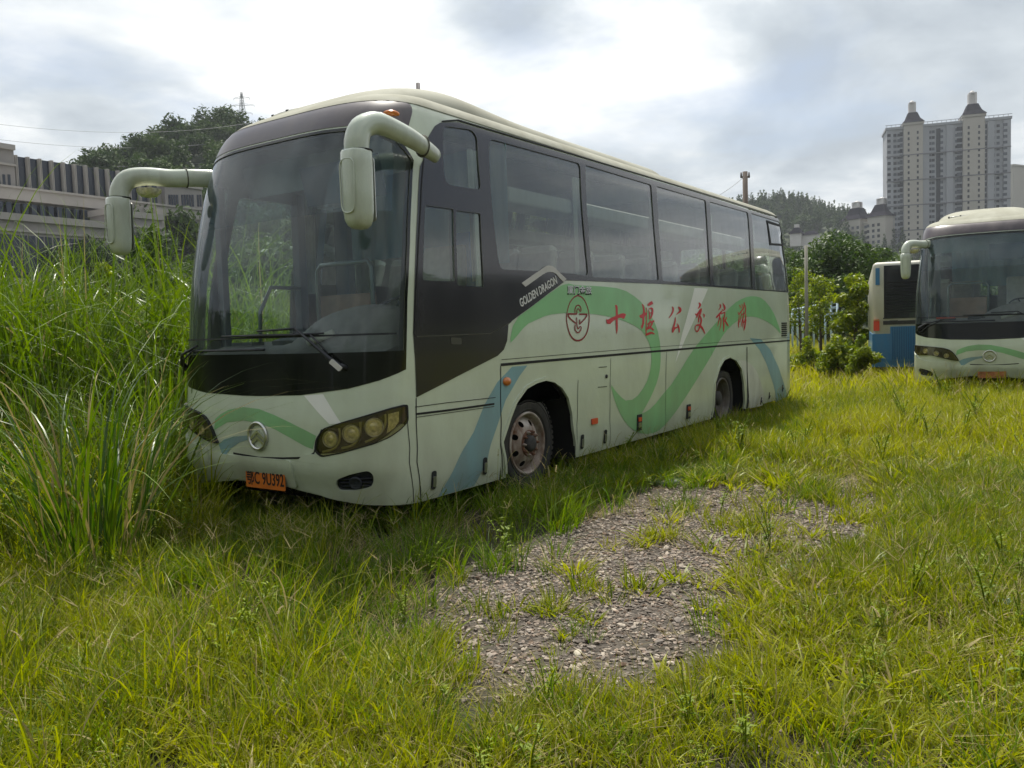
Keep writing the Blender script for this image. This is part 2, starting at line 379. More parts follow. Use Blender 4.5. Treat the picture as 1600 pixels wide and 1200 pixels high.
mat('mirror_paint', (.54, .60, .50), .25, coat=.8, coat_r=.08, dirt=(.25, .24, .18), dirt_amt=.5, dscale=5)
mat('red_letter', (.60, .008, .018), .45, coat=.2)
mat('red_line', (.26, .008, .012), .45)
mat('silver', (.62, .62, .60), .28, metal=.9)
mat('grey_trim', (.56, .54, .51), .45, dirt=(.2, .2, .18), dirt_amt=.3)
mat('rubber', (.018, .017, .017), .8, var=.25, vscale=14, dirt=(.10, .09, .07), dirt_amt=.5, dscale=5, bump=.3, bscale=50)
mat('rim_steel', (.40, .36, .32), .5, metal=.35, var=.25, vscale=9, dirt=(.15, .07, .035), dirt_amt=1.4, dscale=4, bump=.15)
mat('rust', (.13, .06, .035), .85, var=.35, vscale=20, bump=.5, bscale=40)
mat('hub_dark', (.035, .032, .03), .7, var=.4, vscale=25, bump=.4)
mat('well_dark', (.012, .012, .013), .9)
mat('underside', (.02, .02, .02), .9)
mat('lining', (.55, .57, .53), .8, dirt=(.2, .18, .14), dirt_amt=.4)
mat('seat_cloth', (.50, .46, .42), .9, var=.12, vscale=12, bump=.2)
mat('seat_blue', (.06, .20, .52), .8, var=.2, vscale=9)
mat('head_cover', (.70, .70, .65), .85)
mat('cabin_floor', (.10, .095, .09), .8)
mat('dash', (.30, .28, .26), .6, var=.15, vscale=8, dirt=(.4, .38, .34), dirt_amt=.45)
mat('dash_dark', (.03, .035, .045), .5)
mat('wood_panel', (.28, .17, .12), .6, var=.2, vscale=6)
leafmat('blue_sheen_curtain', (.38, .52, .58), (.38, .52, .58), .6, .8, .2)  # translucent blue, brightened to glow like bluish light behind the windshield
mat('curtain', (.50, .54, .48), .9, var=.12, vscale=9)
mat('door_grey', (.10, .13, .17), .45)
mat('rail_grey', (.20, .24, .24), .35, metal=.4)
mat('wiper', (.014, .016, .022), .5)
mat('paper', (.75, .72, .62), .8)
mat('lamp_house', (.055, .047, .03), .4, coat=.5, dirt=(.12, .1, .06), dirt_amt=.3)
mat('lamp_glass', (.80, .77, .60), .15, metal=.35, var=.35, vscale=40)
mat('lamp_ring', (.52, .50, .24), .4)
mat('lamp_brown', (.17, .12, .09), .35)
mat('orange_lens', (.60, .17, .02), .3, coat=.5)
mat('red_lens', (.62, .06, .03), .3, coat=.4)
mat('plate_orange', (.62, .16, .018), .5, var=.1, vscale=9)
mat('plate_ink', (.02, .008, .006), .6)
mat('fog_black', (.010, .012, .022), .25, coat=.4)
glass('side_glass', (.82, .91, .87), dust_sheen=.10, refl=1.3, dust_sheen_col=(.52, .57, .54))
glass('front_glass', (.88, .97, .97), dust_sheen=.07, refl=.85, dust_sheen_col=(.50, .58, .61))  # bluish film raised beyond dust to imitate a milky sky reflection
glass('top_tint', (.55, .72, .80), dust_sheen=.05, dust_sheen_col=(.36, .42, .46))
glass('lamp_cover', (.92, .87, .70), dust_sheen=.03, dust_sheen_col=(.5, .42, .26))
# ------------------------------------------------------------------ traced outlines, in (p, q)
MASK = tr('679 197 687 192 715 191 762 205 830 225 900 246 960 263 1017 281 1084 300 1130 315 1172 329 1200 337 1220 342 1226 347 1229 370 1232 420 1234 457 1178 453 1110 448 1040 444 940 440 884 438 860 456 830 479 812 492 800 501 794 507 793 520 792 532 787 546 777 556 720 585 650 621 648 560 645 520 648 420 652 330 656 260 664 242 668 215')
BELT = 2.17
W_GL = dict(
 quarter=rounded(tr('692 197 736 203 745 214 751 297 700 289 694 278'), .06),
 driver_a=rounded(tr('664 321 708 327 710 440 660 438'), .02),
 driver_b=rounded(tr('712 329 750 334 755 449 714 446'), .02),
 w1=rounded(tr('764 217 906 256 919 431 884 427 850 424 783 421 779 412'), .07),
 w2=rounded(tr('914 258 1017 289 1029 438 925 433'), .04),
 w3=rounded(tr('1025 291 1102 313 1110 444 1035 439'), .04),
 w4=rounded(tr('1108 315 1168 332 1175 449 1115 446'), .04),
 w5=rounded(tr('1173 333 1221 347 1228 380 1231 455 1180 452'), .05))
_qw = 1.02
LOW = [(-.9, .42), (-.32, .42), (.30, .40), (.80, .335), (1.15, .275), (1.45, .235)]
xp = lambda x: P0+(x-FD)   # side: metres from the nose -> p
def arch(x, r, top, flat=.0, n=18):
    c = xp(x); return [(c+(r+flat*0)*math.cos(a), .505+(top-.505)*math.sin(a)) for a in np.linspace(0, math.pi, n)]
WH = [inv(832, 693)[0], inv(1134, 620)[0]]
AF = tr('784 690 797 650 806 627 822 605 838 596 852 592 866 595 878 604 888 620 894 645 898 680')
AR = tr('1112 650 1117 597 1124 573 1131 561 1140 557 1150 562 1158 575 1162 598 1163 632')
def archpoly(A):
    (a, qa), (b, qb) = A[0], A[-1]; return [(a, .05)]+A+[(b, .05)]
ARCHES = [archpoly(AF), archpoly(AR)]
def body_outline():
    near = LOW[2:]+[(P0+.1, .225), (P1, .26), (PM, .30)]
    far = [(-p, q) for p, q in near[::-1]]
    return far+near+[(PM, 4.77), (-PM, 4.77)]
def cut_arches(outline):
    """replace the lower edge by the wheel arches"""
    out = []; near = []; 
    for A in ARCHES:
        near.append(A)
    pts_ = []
    base_q = lambda p: float(np.interp(abs(p), [.30, .8, 1.15, 1.45, P0+.1, P1, PM], [.40, .335, .275, .235, .225, .26, .30]))
    for A in near:
        a, b = A[0][0], A[-1][0]
        inner = [x for x in A if x[1] > base_q(x[0])+.01]
        pts_.append((a, b, [(inner[0][0], base_q(a))]+inner+[(inner[-1][0], base_q(b))]))
    side = []
    for p, q in LOW[2:]+[(P0+.1, .225)]: side.append((p, q))
    for a, b, L_ in pts_: side += L_
    side += [(P1, .26), (PM, .30)]
    far = [(-p, q) for p, q in side[::-1]]
    return far+side+[(PM, 4.77), (-PM, 4.77)]
WS_GLASS = tr('337 251 391 235 459 220 538 206 600 199 641 203 640 235 636 300 634 380 631 470 630 548 552 551 476 551 400 550 330 549 304 545')
# windshield outline made symmetric from its driver's half
def sym(half): return half+[(-p, q) for p, q in half[::-1]]
_PIL = tr('646 250 643 300 640 380 636 470 635 530 634 577')
WS_OUT = sym([(0.0, 3.335), (.3, 3.335), (.65, 3.33), (1.0, 3.32), (1.25, 3.29), (1.40, 3.23)]+_PIL+[(1.30, 1.27), (1.06, 1.215), (.62, 1.165), (.1, 1.15)])
WS_IN = sym([(0.0, 3.31), (.3, 3.31), (.65, 3.305), (1.0, 3.29), (1.22, 3.265), (1.37, 3.205)]+[(p-.035, q) for p, q in _PIL[:-1]]+[(_PIL[-1][0]-.035, 1.50), (1.1, 1.50), (.6, 1.50), (.1, 1.50)])
FASCIA = sym([(0.0, 3.60), (.5, 3.60), (.9, 3.60), (1.2, 3.595), (1.42, 3.57), (1.475, 3.50), (1.475, 3.40), (1.46, 3.28), (1.445, 3.225), (1.40, 3.26), (1.25, 3.31), (1.0, 3.335), (.65, 3.345), (.3, 3.35)])
HL = rounded(tr('507 669 540 658 580 646 610 637 634 631 635 658 622 672 607 683 585 693 562 700 535 708 504 714 494 704 496 686'), .03)
FARHL = rounded([(-1.42, 1.06), (-1.30, 1.05)]+tr('296 636 304 640 312 643 322 650 328 658 333 668 338 680 343 693 334 691 325 687 308 676 297 666')+[(-1.25, .84), (-1.42, .90)], .025)[::-1]
FOG = rounded(tr('528 747 550 739 575 734 583 740 584 752 578 761 555 765 532 765 527 757'), .03)
G1F = tr('335 672 336 655 345 647 358 640 380 636 405 639 430 649 455 661 475 671 494 681 489 702 478 698 455 685 430 671 405 661 380 657 355 660')
B1F = tr('342 694 350 687 365 682 392 680 392 686 375 691 362 700 355 708 352 720 346 706')
W1F = tr('475 618 505 616 533 661 515 663')
GS1 = smooth_poly(tr('803 500 830 480 860 457 884 442 900 446 936 447 972 451 996 466 1012 484 1026 510 1032 540 1032 570 1028 593 1018 618 1006 640 995 658 976 640 974 626 992 624 1009 601 1016 580 1018 560 1016 540 1006 520 994 510 972 500 940 492 905 489 880 489 855 492 835 501 822 507 805 528 795 538'), 1)
GS2 = smooth_poly(tr('953 598 962 612 975 625 984 628 996 642 1003 647 1020 636 1037 614 1052 597 1080 550 1100 525 1125 497 1145 475 1162 465 1177 462 1192 466 1207 485 1216 507 1221 524 1212 512 1195 500 1177 494 1160 496 1140 510 1125 530 1109 560 1088 594 1064 632 1040 663 1027 675 1006 679 985 670 972 653 961 629'), 1)
WS1 = tr('1085 450 1106 451 1070 531 1055 567 1066 520')
BS1 = tr('800 573 824 571 812 587 790 625 779 659 762 717 741 759 722 765 684 776 700 750 740 675 757 632 777 597')
BS2 = tr('1171 528 1189 530 1204 547 1217 575 1225 600 1229 620 1212 628 1208 600 1197 567 1187 547')
PL2 = smooth_poly(tr('1152 562 1167 564 1180 575 1190 600 1195 632 1182 636 1168 638 1166 600 1160 575'), 1)
def hline(s, w): return band(tr(s), w)
GROOVES = [hline('782 570 860 563 1000 551 1120 541 1234 532', .026), hline('650 647 700 641 772 631', .018)]
SEAMS = [hline('648 636 700 629 774 621', .006), hline('783 562 1000 544 1234 527', .005), hline('782 572 783 660 784 745', .012), hline('650 622 652 700 657 782', .010),
 hline('954 560 953 630 952 697', .007), hline('903 594 902 650 900 708', .008), hline('1041 550 1040 610 1038 673', .009), hline('650 652 700 645 772 635', .006),
 hline('935 574 948 573', .008), hline('934 605 948 604', .008), hline('1112 545 1112 556', .006)]
DARKGAP = [band(tr('1167 542 1167 580 1167 638'), [.03, .04, .10])]
BUMP_SEAM = [hline('365 708 405 715 442 716 480 715 491 708', .016), hline('636 656 640 700 646 784', .008), hline('491 708 495 690 503 671', .012)]
NOTCH = hline('487 722 487 745 483 763', .05)
BULGE = rounded(tr('1100 1 1 1'), .1) if False else None
ARCH_RINGS = [AF, AR]
# the writing on the side: brush strokes (x, y, width) in the photograph's pixels
def brush(s, sc=1.0, ox=0, oy=0):
    a = [float(x) for x in s.replace(',', ' ').split()]; return [(ox+a[i]*sc, oy+a[i+1]*sc, a[i+2]*sc) for i in range(0, len(a), 3)]
A_ = dict(sc=.1, ox=870, oy=435); B_ = dict(sc=1/10.667, ox=1035, oy=455)
CHARS = [
 # shi (ten)
 [brush('905 420 10 925 430 45 932 500 40 932 700 38 935 790 36 932 870 6', **A_), brush('770 640 8 800 690 85 860 640 60 950 595 50 1010 580 70 1045 590 90 1062 600 70', **A_)],
 # yan (weir)
 [brush('1325 400 12 1350 440 34 1358 520 38 1350 600 42 1345 700 40 1335 760 22 1320 795 10', **A_), brush('1288 580 22 1320 600 62 1350 575 70 1385 545 40 1392 540 10', **A_), brush('1310 770 8 1325 740 34 1360 690 20', **A_),
  brush('1418 420 34 1455 395 52 1492 375 52', **A_), brush('1397 455 10 1397 560 16 1392 700 18 1390 800 22 1388 900 16', **A_), brush('1430 490 14 1445 560 22 1440 640 20', **A_),
  brush('1432 480 14 1470 462 26 1492 480 34 1488 550 34 1468 610 26 1440 640 14', **A_), brush('1440 545 10 1475 535 18', **A_), brush('1405 720 12 1450 690 30 1515 665 30', **A_), brush('1455 650 12 1430 740 26 1405 790 20', **A_),
  brush('1490 660 16 1480 720 30 1440 775 26 1400 800 14', **A_), brush('1410 750 16 1460 770 34 1505 810 26', **A_), brush('1392 880 30 1420 868 40 1470 845 34 1520 870 14', **A_)],
 # gong (public)
 [brush('160 255 10 178 290 36 172 340 34 140 400 24 105 448 10', **B_), brush('258 260 10 290 285 50 300 330 46 262 362 20 228 390 8', **B_), brush('212 430 8 212 480 26 195 560 34 165 640 36 165 690 24', **B_),
  brush('165 680 34 190 620 40 240 600 20 270 590 26', **B_), brush('240 535 8 262 580 30 275 640 26 275 690 16', **B_)],
 # jiao (traffic)
 [brush('600 190 10 625 215 44 620 250 36 585 295 8', **B_), brush('540 370 8 560 400 34 600 360 40 645 290 24', **B_), brush('645 285 16 640 340 30 605 430 26 595 520 18', **B_), brush('560 440 16 590 400 20', **B_), brush('675 375 12 695 400 28 690 440 12', **B_),
  brush('620 400 12 645 470 34 635 540 30 600 640 26 575 680 22 545 650 16 538 600 16 565 560 20 620 565 40 665 620 36 705 710 10', **B_)],
 # lu (travel)
 [brush('950 215 8 968 240 28 965 270 20 930 318 8', **B_), brush('1000 195 8 1030 250 34 1040 290 30 1010 330 14 990 300 10', **B_), brush('895 440 26 930 400 30 975 350 30 985 325 10', **B_), brush('950 380 14 950 440 20 930 520 18 915 585 8', **B_),
  brush('955 440 12 975 480 20 965 580 18 945 655 6', **B_), brush('960 380 10 1010 360 20 1040 350 12', **B_), brush('1040 340 10 1030 420 26 1005 500 20', **B_), brush('1000 430 10 1015 520 26 1020 600 26 1012 675 8', **B_), brush('1065 430 10 1045 480 30 1020 510 14', **B_), brush('1030 480 16 1060 530 32 1095 585 12', **B_)],
 # you (roam)
 [brush('1275 230 10 1295 250 18 1290 290 8', **B_), brush('1318 215 10 1330 240 18 1315 280 10', **B_), brush('1355 180 8 1362 220 26 1350 280 24 1300 350 22 1265 400 16 1255 340 10', **B_), brush('1275 380 10 1270 480 16 1262 560 18 1270 615 8', **B_),
  brush('1320 360 10 1300 440 18 1285 520 14', **B_), brush('1380 230 10 1382 300 22 1370 380 22', **B_), brush('1350 330 10 1345 430 20 1320 520 16 1305 590 10', **B_), brush('1330 440 8 1345 500 16 1335 600 14', **B_),
  brush('1382 380 14 1385 450 24 1360 520 20', **B_), brush('1390 470 12 1372 560 26 1362 620 26 1352 655 8', **B_), brush('1340 540 10 1365 500 18 1385 480 16', **B_), brush('1310 400 8 1330 390 16 1360 370 12', **B_)]]
EMB = [  # round red emblem beside the writing
 brush('325 265 26 250 300 20 185 400 18 148 560 16 148 680 16 190 860 20 250 950 24 325 978 28 400 950 24 470 850 20 500 700 16 503 560 16 460 400 18 400 300 20 325 265 26', **A_),
 brush('165 556 24 310 556 24', **A_), brush('345 560 24 470 560 24', **A_), brush('176 545 22 176 605 22 300 708 20', **A_), brush('462 550 20 462 600 20 352 712 20', **A_), brush('352 640 18 352 720 20', **A_),
 brush('278 540 16 276 480 18 300 430 18 325 415 20 355 430 18 375 480 18 370 515 16 350 515 16 345 480 16 322 470 16 308 500 16 306 560 16', **A_),
 brush('300 612 18 308 640 16 308 740 16 325 795 18 345 770 16 350 750 14 378 758 14 370 810 18 325 858 20 285 820 18 276 770 18 280 720 14', **A_)]
def stroke_poly(st):
    w = [x[2] for x in st]; L_, R_ = [], []; P = [Vector(x[:2]) for x in st]; n = len(P)
    for i in range(n):
        t = (P[min(i+1, n-1)]-P[max(i-1, 0)]); t = t.normalized() if t.length > 1e-6 else Vector((1, 0)); k = Vector((-t.y, t.x))*w[i]/2
        # brush widths are measured in image pixels, the strokes are foreshortened along x
        L_.append((P[i].x+k.x*.8, P[i].y+k.y)); R_.append((P[i].x-k.x*.8, P[i].y-k.y))
    return L_, R_
def strokes(sk, chars, m, off0):
    o = off0
    for st in chars:
        if len(st) > 2:   # smooth the path a little
            q = [st[0]]
            for i in range(len(st)-1):
                a, b = st[i], st[i+1]; q += [tuple(a[k]*.75+b[k]*.25 for k in range(3)), tuple(a[k]*.25+b[k]*.75 for k in range(3))]
            st = q+[st[-1]]
        L_, R_ = stroke_poly(st); a = np.array(tr(L_)); b = np.array(tr(R_)); n = len(a)
        P = S(np.r_[a[:, 0], b[:, 0]], np.r_[a[:, 1], b[:, 1]]); nn = SN(np.r_[a[:, 0], b[:, 0]], np.r_[a[:, 1], b[:, 1]])
        f = [(i, n+i, n+i+1, i+1) for i in range(n-1)]
        # wind every quad outward
        g = []
        for q in f:
            v = [Vector(P[k]) for k in q]; c = (v[2]-v[0]).cross(v[3]-v[1]); g.append(q if c.dot(Vector(nn[q[0]])) > 0 else q[::-1])
        sk.add(P+nn*o, g, m, True); sk.nn += nn.tolist(); o += .00025
    return sk
# ------------------------------------------------------------------ the coach
def text_poly(sk_mb, body, size, M, m=0, depth=.003, bold=0.0, mats=None):
    cu = bpy.data.curves.new('lettering', 'FONT'); cu.body = body; cu.size = size; cu.extrude = depth; cu.offset = bold; cu.align_x = 'CENTER'; cu.align_y = 'CENTER'; cu.resolution_u = 3
    o = bpy.data.objects.new('lettering', cu); COL.objects.link(o); bpy.context.view_layer.update()
    me = bpy.data.meshes.new_from_object(o.evaluated_get(bpy.context.evaluated_depsgraph_get()))
    xs = [v.co.x for v in me.vertices]; ys = [v.co.y for v in me.vertices]
    sk_mb.add([M@v.co for v in me.vertices], [tuple(p.vertices) for p in me.polygons], m, False)
    bpy.data.objects.remove(o); bpy.data.curves.remove(cu); bpy.data.meshes.remove(me)
def frame_at(p, q, off=0.0):
    """matrix on the skin: x = along the outline (p), y = up the profile, z = outward"""
    n = Vector(SN(p, q)); o = Vector(S(p, q)); a = Vector(S(p+.01, q)-S(p-.01, q)).normalized(); b = n.cross(a).normalized(); a = b.cross(n)
    M = Matrix((a, b, n)).transposed().to_4x4(); return Matrix.Translation(o+n*off)@M
_r = ray(653, 130); _k = (1.05-CC[1])/_r[1]; ANT = tuple(CC+_r*_k)
def make_coach():
    ORG = (BL/2, BW, 0)
    root = empty('coach', ORG)
    K = lambda: Skin(ORG)
    def Mb():
        m = MB(); m.org = ORG; return m
    wins = [W_GL[k] for k in W_GL]; far_w = [mirp(W_GL[k]) for k in ('w1', 'w2', 'w3', 'w4', 'w5')]
    REARW = sym([(PM, 3.1), (PM-.8, 3.1), (PM-.9, 3.0), (PM-.9, 2.35), (PM-.8, 2.25), (PM, 2.25)]) if False else None
    gx = np.concatenate([-np.linspace(P0, .05, 30), np.linspace(.05, P0, 30), np.arange(P0+.1, P1, .22), -np.arange(P0+.1, P1, .22), np.linspace(P1, PM, 16)[1:-1], -np.linspace(P1, PM, 16)[1:-1]])
    gy = np.array([.3, .42, .5, .6, .75, .9, 1.05, 1.2, 1.4, 1.6, 1.85, 2.05, 2.3, 2.5, 2.7, 2.9, 3.05, 3.2, 3.32, 3.42, 3.5, 3.57, 3.63, 3.69, 3.75, 3.82, 3.9, 4.0, 4.12, 4.27, 4.45, 4.62])
    sk = K()
    DOOR_GL = rounded([(-(P0+.12), 1.25), (-(P0+1.02), 1.25), (-(P0+1.0), 3.05), (-(P0+.12), 3.05)], .06)
    REAR_GL = [rounded([(PM-.95, 2.3), (PM-.03, 2.3), (PM-.03, 3.15), (PM-.95, 3.15)], .06)]; REAR_GL.append(mirp(REAR_GL[0]))
    holes = wins+far_w+[WS_IN, DOOR_GL]+REAR_GL
    sk.patch(cut_arches(None), holes, 0, 0, step=.10, gx=gx, gy=gy)
    # livery and joints painted on the skin
    sk.patch([(-PM, 3.575), (PM, 3.575), (PM, 4.765), (-PM, 4.765)], (), .007, 7, step=.10, gx=gx, gy=gy)
    for k, (poly, m) in enumerate(((G1F, 1), (B1F, 2), (W1F, 3), (GS2, 1), (GS1, 1), (BS1, 2), (BS2, 2), (WS1, 3), (PL2, 4))):
        sk.patch(poly, (), .0015+.0004*(k % 5), m, step=.07)
    for k, g in enumerate(GROOVES): sk.patch(g, (), .004, 5, step=.1)
    for k, g in enumerate(SEAMS+DARKGAP+BUMP_SEAM): sk.patch(g, (), .0038, 5 if k != 7 else 6, step=.1)
    for k, g in enumerate([mirp(GS2), mirp(GS1)]): sk.patch(g, (), .0015+.0004*k, 1, step=.1)
    body = sk.done('body', [MATS[k] for k in ('coach_paint', 'livery_green', 'livery_blue', 'livery_white', 'livery_pale', 'groove', 'seam_grime', 'roof_paint')], root)
    # ribs standing proud of the skin: drip rail over the windows, arch lips
    sk = K()
    for A in (AF, AR):
        A2 = [(a[0], a[1]) for a in A]; A2 = [(A2[0][0], .27)]+A2+[(A2[-1][0], .27)]
        for A3 in (A2, [(-p, q) for p, q in A2]): sk = K(); sk.patch(band(A3, .035), (), .012, 0, step=.05, thick=.03); sk.done('arch_lip', MATS['coach_paint'], body)
    sk = K(); top = tr('690 190 715 188 762 202 900 243 1017 278 1130 312 1218 339')
    for tp in (top, [(-p, q) for p, q in top]): sk = K(); sk.patch(band(tp, .014), (), .010, 0, step=.1, thick=.012); sk.done('drip_rail', MATS['groove'], body)
    # roof lies in the same skin but is weathered: AC pod and front fairing on top
    def pod(x0, x1, y0, y1, zb, zt, nx=26, ny=18, e=3.2, nose=.9, tail=.35):
        m = Mb(); vs = []; fs = []
        for i in range(nx+1):
            s = i/nx; x = x0+(x1-x0)*s
            h = min(1, (1-(1-min(1, (x-x0)/nose))**2))**.55 if x < x0+nose else 1
            t = (x1-x)/tail
            if t < 1: h *= max(0, 1-(1-t)**3)**.5
            h *= 1+.17*math.exp(-((x-1.7)/.9)**2)
            wv = .80+.20*min(1, ((x-x0)/nose))**.5 if x < x0+nose else 1
            for j in range(ny+1):
                a = math.pi*j/ny; c, sn = math.cos(a), math.sin(a)
                yy = (abs(c)**(2/e))*(1 if c > 0 else -1)*wv; zz = abs(sn)**(2/e)
                zz *= 1-.10*(1-abs(yy))*0
                vs.append(((x), (y0+y1)/2-yy*(y1-y0)/2, zb+(zt-zb)*h*zz))
        for i in range(nx):
            for j in range(ny):
                a = i*(ny+1)+j; fs.append((a, a+1, a+ny+2, a+ny+1))
        m.add(vs, fs, 0, True); return m
    m = pod(.48, 6.6, .30, 2*BW-.30, 3.44, 3.90, nx=60, ny=24, nose=1.45, tail=.5, e=3.6); pd = m.build('roof_pod', MATS['roof_paint'], root)
    m = Mb(); AX = ANT; m.tube([(AX[0], AX[1], 3.6), (AX[0], AX[1], AX[2])], [.022, .020], 10); m.tube([(AX[0], AX[1], 3.9), (AX[0], AX[1], 4.02)], [.05, .04], 12)
    ant = m.build('antenna', MATS['brown_paint'], root)
    # brown fascia above the windshield
    sk = K(); sk.patch(rounded(FASCIA, .04), (), .004, 0, step=.06); fas = sk.done('roof_fascia', MATS['brown_paint'], root)
    for px, py in ((612, 177),):
        p, q = inv(px, py); m = Mb(); M = frame_at(p, q, -.005)
        m.lathe([(.001, .035), (.03, .028), (.05, .012), (.055, 0)], M@Matrix.Diagonal((1.3, .55, 1, 1)), 16); m.build('marker_lamp', MATS['orange_lens'], fas)
    m = Mb(); a, b, c_ = at(476, 186, 6.4), at(500, 176, 6.35), at(543, 161, 6.3)
    # short gutter strip sitting on the fascia
    P_ = [Vector(S(p, q)+SN(p, q)*.055) for p, q in ((-.95, 3.86), (-.80, 3.88), (-.62, 3.90), (-.45, 3.92))]
    m.tube(P_, .012, 6, 1)
    for p, q in ((-.95, 3.86), (-.66, 3.895)): m.tube([Vector(S(p, q)), Vector(S(p, q)+SN(p, q)*.07)], .018, 6, 0)
    m.build('roof_strip', [MATS['groove'], MATS['livery_white']], fas)
    # black mask round the side windows
    for mir, wl in ((False, wins), (True, far_w)):
        sk = K(); P_ = mirp(MASK) if mir else MASK
        hs = [h for h in wl]
        if mir:
            hs.append(DOOR_GL)
        sk.patch(P_, hs, .0045, 0, step=.10)
        if not mir:
            sk.patch(band(tr('650 526 700 524 765 521 778 514 798 503'), .008), (), .007, 1, step=.1)
            sk.patch(band(tr('662 243 656 330 651 420 647 522'), .014), (), .007, 2, step=.1)
            sk.patch(rounded(tr('703 527 720 528 721 538 704 538'), .02), (), .007, 1, step=.05)
        sk.done('window_mask', [MATS['mask_black'], MATS['seam_grime'], MATS['groove']], root)
    # the grey angled flash and the maker's lettering
    z3 = lambda s: [(800+x/13.33, 400+y/13.33) for x, y in pts(s)]
    sk = K(); sk.patch(tr(z3('190 565 430 395 640 250 700 210 760 198 830 212 900 265 1000 370 1120 480 1065 550 985 470 900 370 840 338 760 330 690 350 600 405 270 640')), (), .010, 0, step=.04, thick=.008)
    sk.done('side_flash', MATS['grey_trim'], root)
    m = Mb()
    def place_text(body_, a, b, h, name, mt, off=.006, bold=0, sx=1):
        """lettering along the skin from image point a to b"""
        p0, q0 = inv(*a); p1, q1 = inv(*b); d = Vector((p1-p0, q1-q0)); mid = ((p0+p1)/2, (q0+q1)/2)
        F = frame_at(mid[0], mid[1], off); ang = math.atan2(d.y, d.x); mm = Mb()
        cu_w = Mb(); text_poly(cu_w, body_, 1.0, Matrix.Identity(4), 0, 0); xs = [v[0] for v in cu_w.v]; ys = [v[1] for v in cu_w.v]; w = max(xs)-min(xs); hh = max(ys)-min(ys)
        cx, cy = (max(xs)+min(xs))/2, (max(ys)+min(ys))/2
        T = F@Matrix.Rotation(ang, 4, 'Z')@Matrix.Diagonal((d.length/w, h/hh, 1, 1))@Matrix.Translation((-cx, -cy, 0))
        text_poly(mm, body_, 1.0, T, 0, .002, bold); return mm.build(name, mt, root)
    place_text('GOLDEN DRAGON', (811, 474), (869, 437), .082, 'lettering', MATS['bright_letter'], .0065, .012)
    place_text('厦门金旅', (886, 454), (923, 455), .085, 'lettering_shade', MATS['groove'], .0045, .02); place_text('厦门金旅', (886, 452), (923, 453), .085, 'lettering', MATS['silver'], .0065, .012)  # black copy set lower paints the shading under the silver characters
    for c in CHARS: sk = K(); strokes(sk, c, 0, .0048); sk.done('red_character', MATS['red_letter'], root)
    sk = K(); strokes(sk, EMB, 0, .0048); sk.done('round_emblem', MATS['red_line'], root)
    # side window panes
    for key in W_GL:
        sk = K(); sk.patch(W_GL[key], (), -.006, 0, step=.25); gw = sk.done('side_window', MATS['side_glass'], root)
        if key == 'driver_b':
            s2 = K(); s2.patch(tr('743 333 749 334 754 447 748 447'), (), -.012, 0, step=.2, thick=.02); s2.done('sliding_frame', MATS['head_cover'], gw)
        if key == 'w5':
            s2 = K(); o = tr('1198 344 1222 351 1227 384 1203 383'); i = tr('1200 348 1220 354 1225 381 1205 380'); s2.patch(o, [i], .004, 0, step=.1, thick=.012); s2.done('vent_frame', MATS['groove'], gw)
    for key in ('w1', 'w2', 'w3', 'w4', 'w5'):
        sk = K(); sk.patch(mirp(W_GL[key]), (), -.006, 0, step=.3); sk.done('side_window', MATS['side_glass'], root)
    sk = K(); sk.patch(DOOR_GL, (), -.006, 0, step=.3); sk.done('door_window', MATS['front_glass'], root)
    for g in REAR_GL: sk = K(); sk.patch(g, (), -.006, 0, step=.2); sk.done('rear_window', MATS['side_glass'], root)
    # windshield: clear pane, shaded band at its top, black lower cover
    sk = K(); sk.patch(WS_IN, (), -.004, 0, step=.09); ws = sk.done('windshield', MATS['front_glass'], root)
    sk = K(); sk.patch(sym([(0, 3.30), (.65, 3.295), (1.0, 3.28), (1.2, 3.25), (1.34, 3.19), (1.385, 3.05), (1.40, 2.62), (1.2, 2.62), (.6, 2.62)]), (), -.009, 0, step=.09); sk.done('sun_band', MATS['top_tint'], ws)
    sk = K(); sk.patch(WS_OUT, [WS_IN], .004, 0, step=.07); sk.done('windshield_surround', MATS['glossy_black'], root)
    sk = K(); sk.patch(sym([(0, 1.645), (.6, 1.645), (1.2, 1.645), (1.45, 1.645), (1.45, 1.63), (1.2, 1.63), (.6, 1.63)]), (), .002, 0, step=.1); sk.done('glass_edge', MATS['wiper'], ws)
    # headlights
    for sg in (1, -1):
        H = HL if sg > 0 else (FARHL if _area(FARHL) > 0 else FARHL[::-1])
        sk = K(); sk.patch(H, (), .003, 0, step=.04); hl = sk.done('headlight', MATS['lamp_house'], root)
        z4 = lambda x, y: (480+x*170/1200, 620+y*170/1200)
        for (x, y, r) in ((262, 465, .066), (490, 405, .070), (735, 335, .074)):
            p, q = inv(*z4(x, y)); p, q = (p, q) if sg > 0 else {262: (.67, .83), 490: (.86, .88), 735: (1.08, .93)}[x]; M = frame_at(sg*p, q, .004); m = Mb(); r = r if sg > 0 else r*.72
            m.lathe([(r*1.05, 0), (r*1.05, .014), (r*.94, .016), (r*.90, .004)], M, 28); m.build('lamp_bezel', MATS['silver'], hl); m = Mb(); m.lathe([(r*.90, .003), (r*.70, .010), (r*.62, .004), (r*.45, .013), (r*.2, .018), (.001, .018)], M, 28); m.build('lamp_lens', MATS['lamp_glass'], hl)
        for st in () if sg < 0 else ('360 345 372 430 350 520 300 580 180 605', '585 275 595 380 560 480 500 540 385 565', '855 190 860 300 820 390 740 455 640 498'):
            path = [inv(*z4(x, y)) for x, y in pts(st)]; path = smooth_poly(path, 2, False)
            m = Mb(); m.tube([Vector(S(sg*p, q)+SN(sg*p, q)*.008) for p, q in path], .011, 6); m.build('lamp_strip', MATS['lamp_ring'], hl)
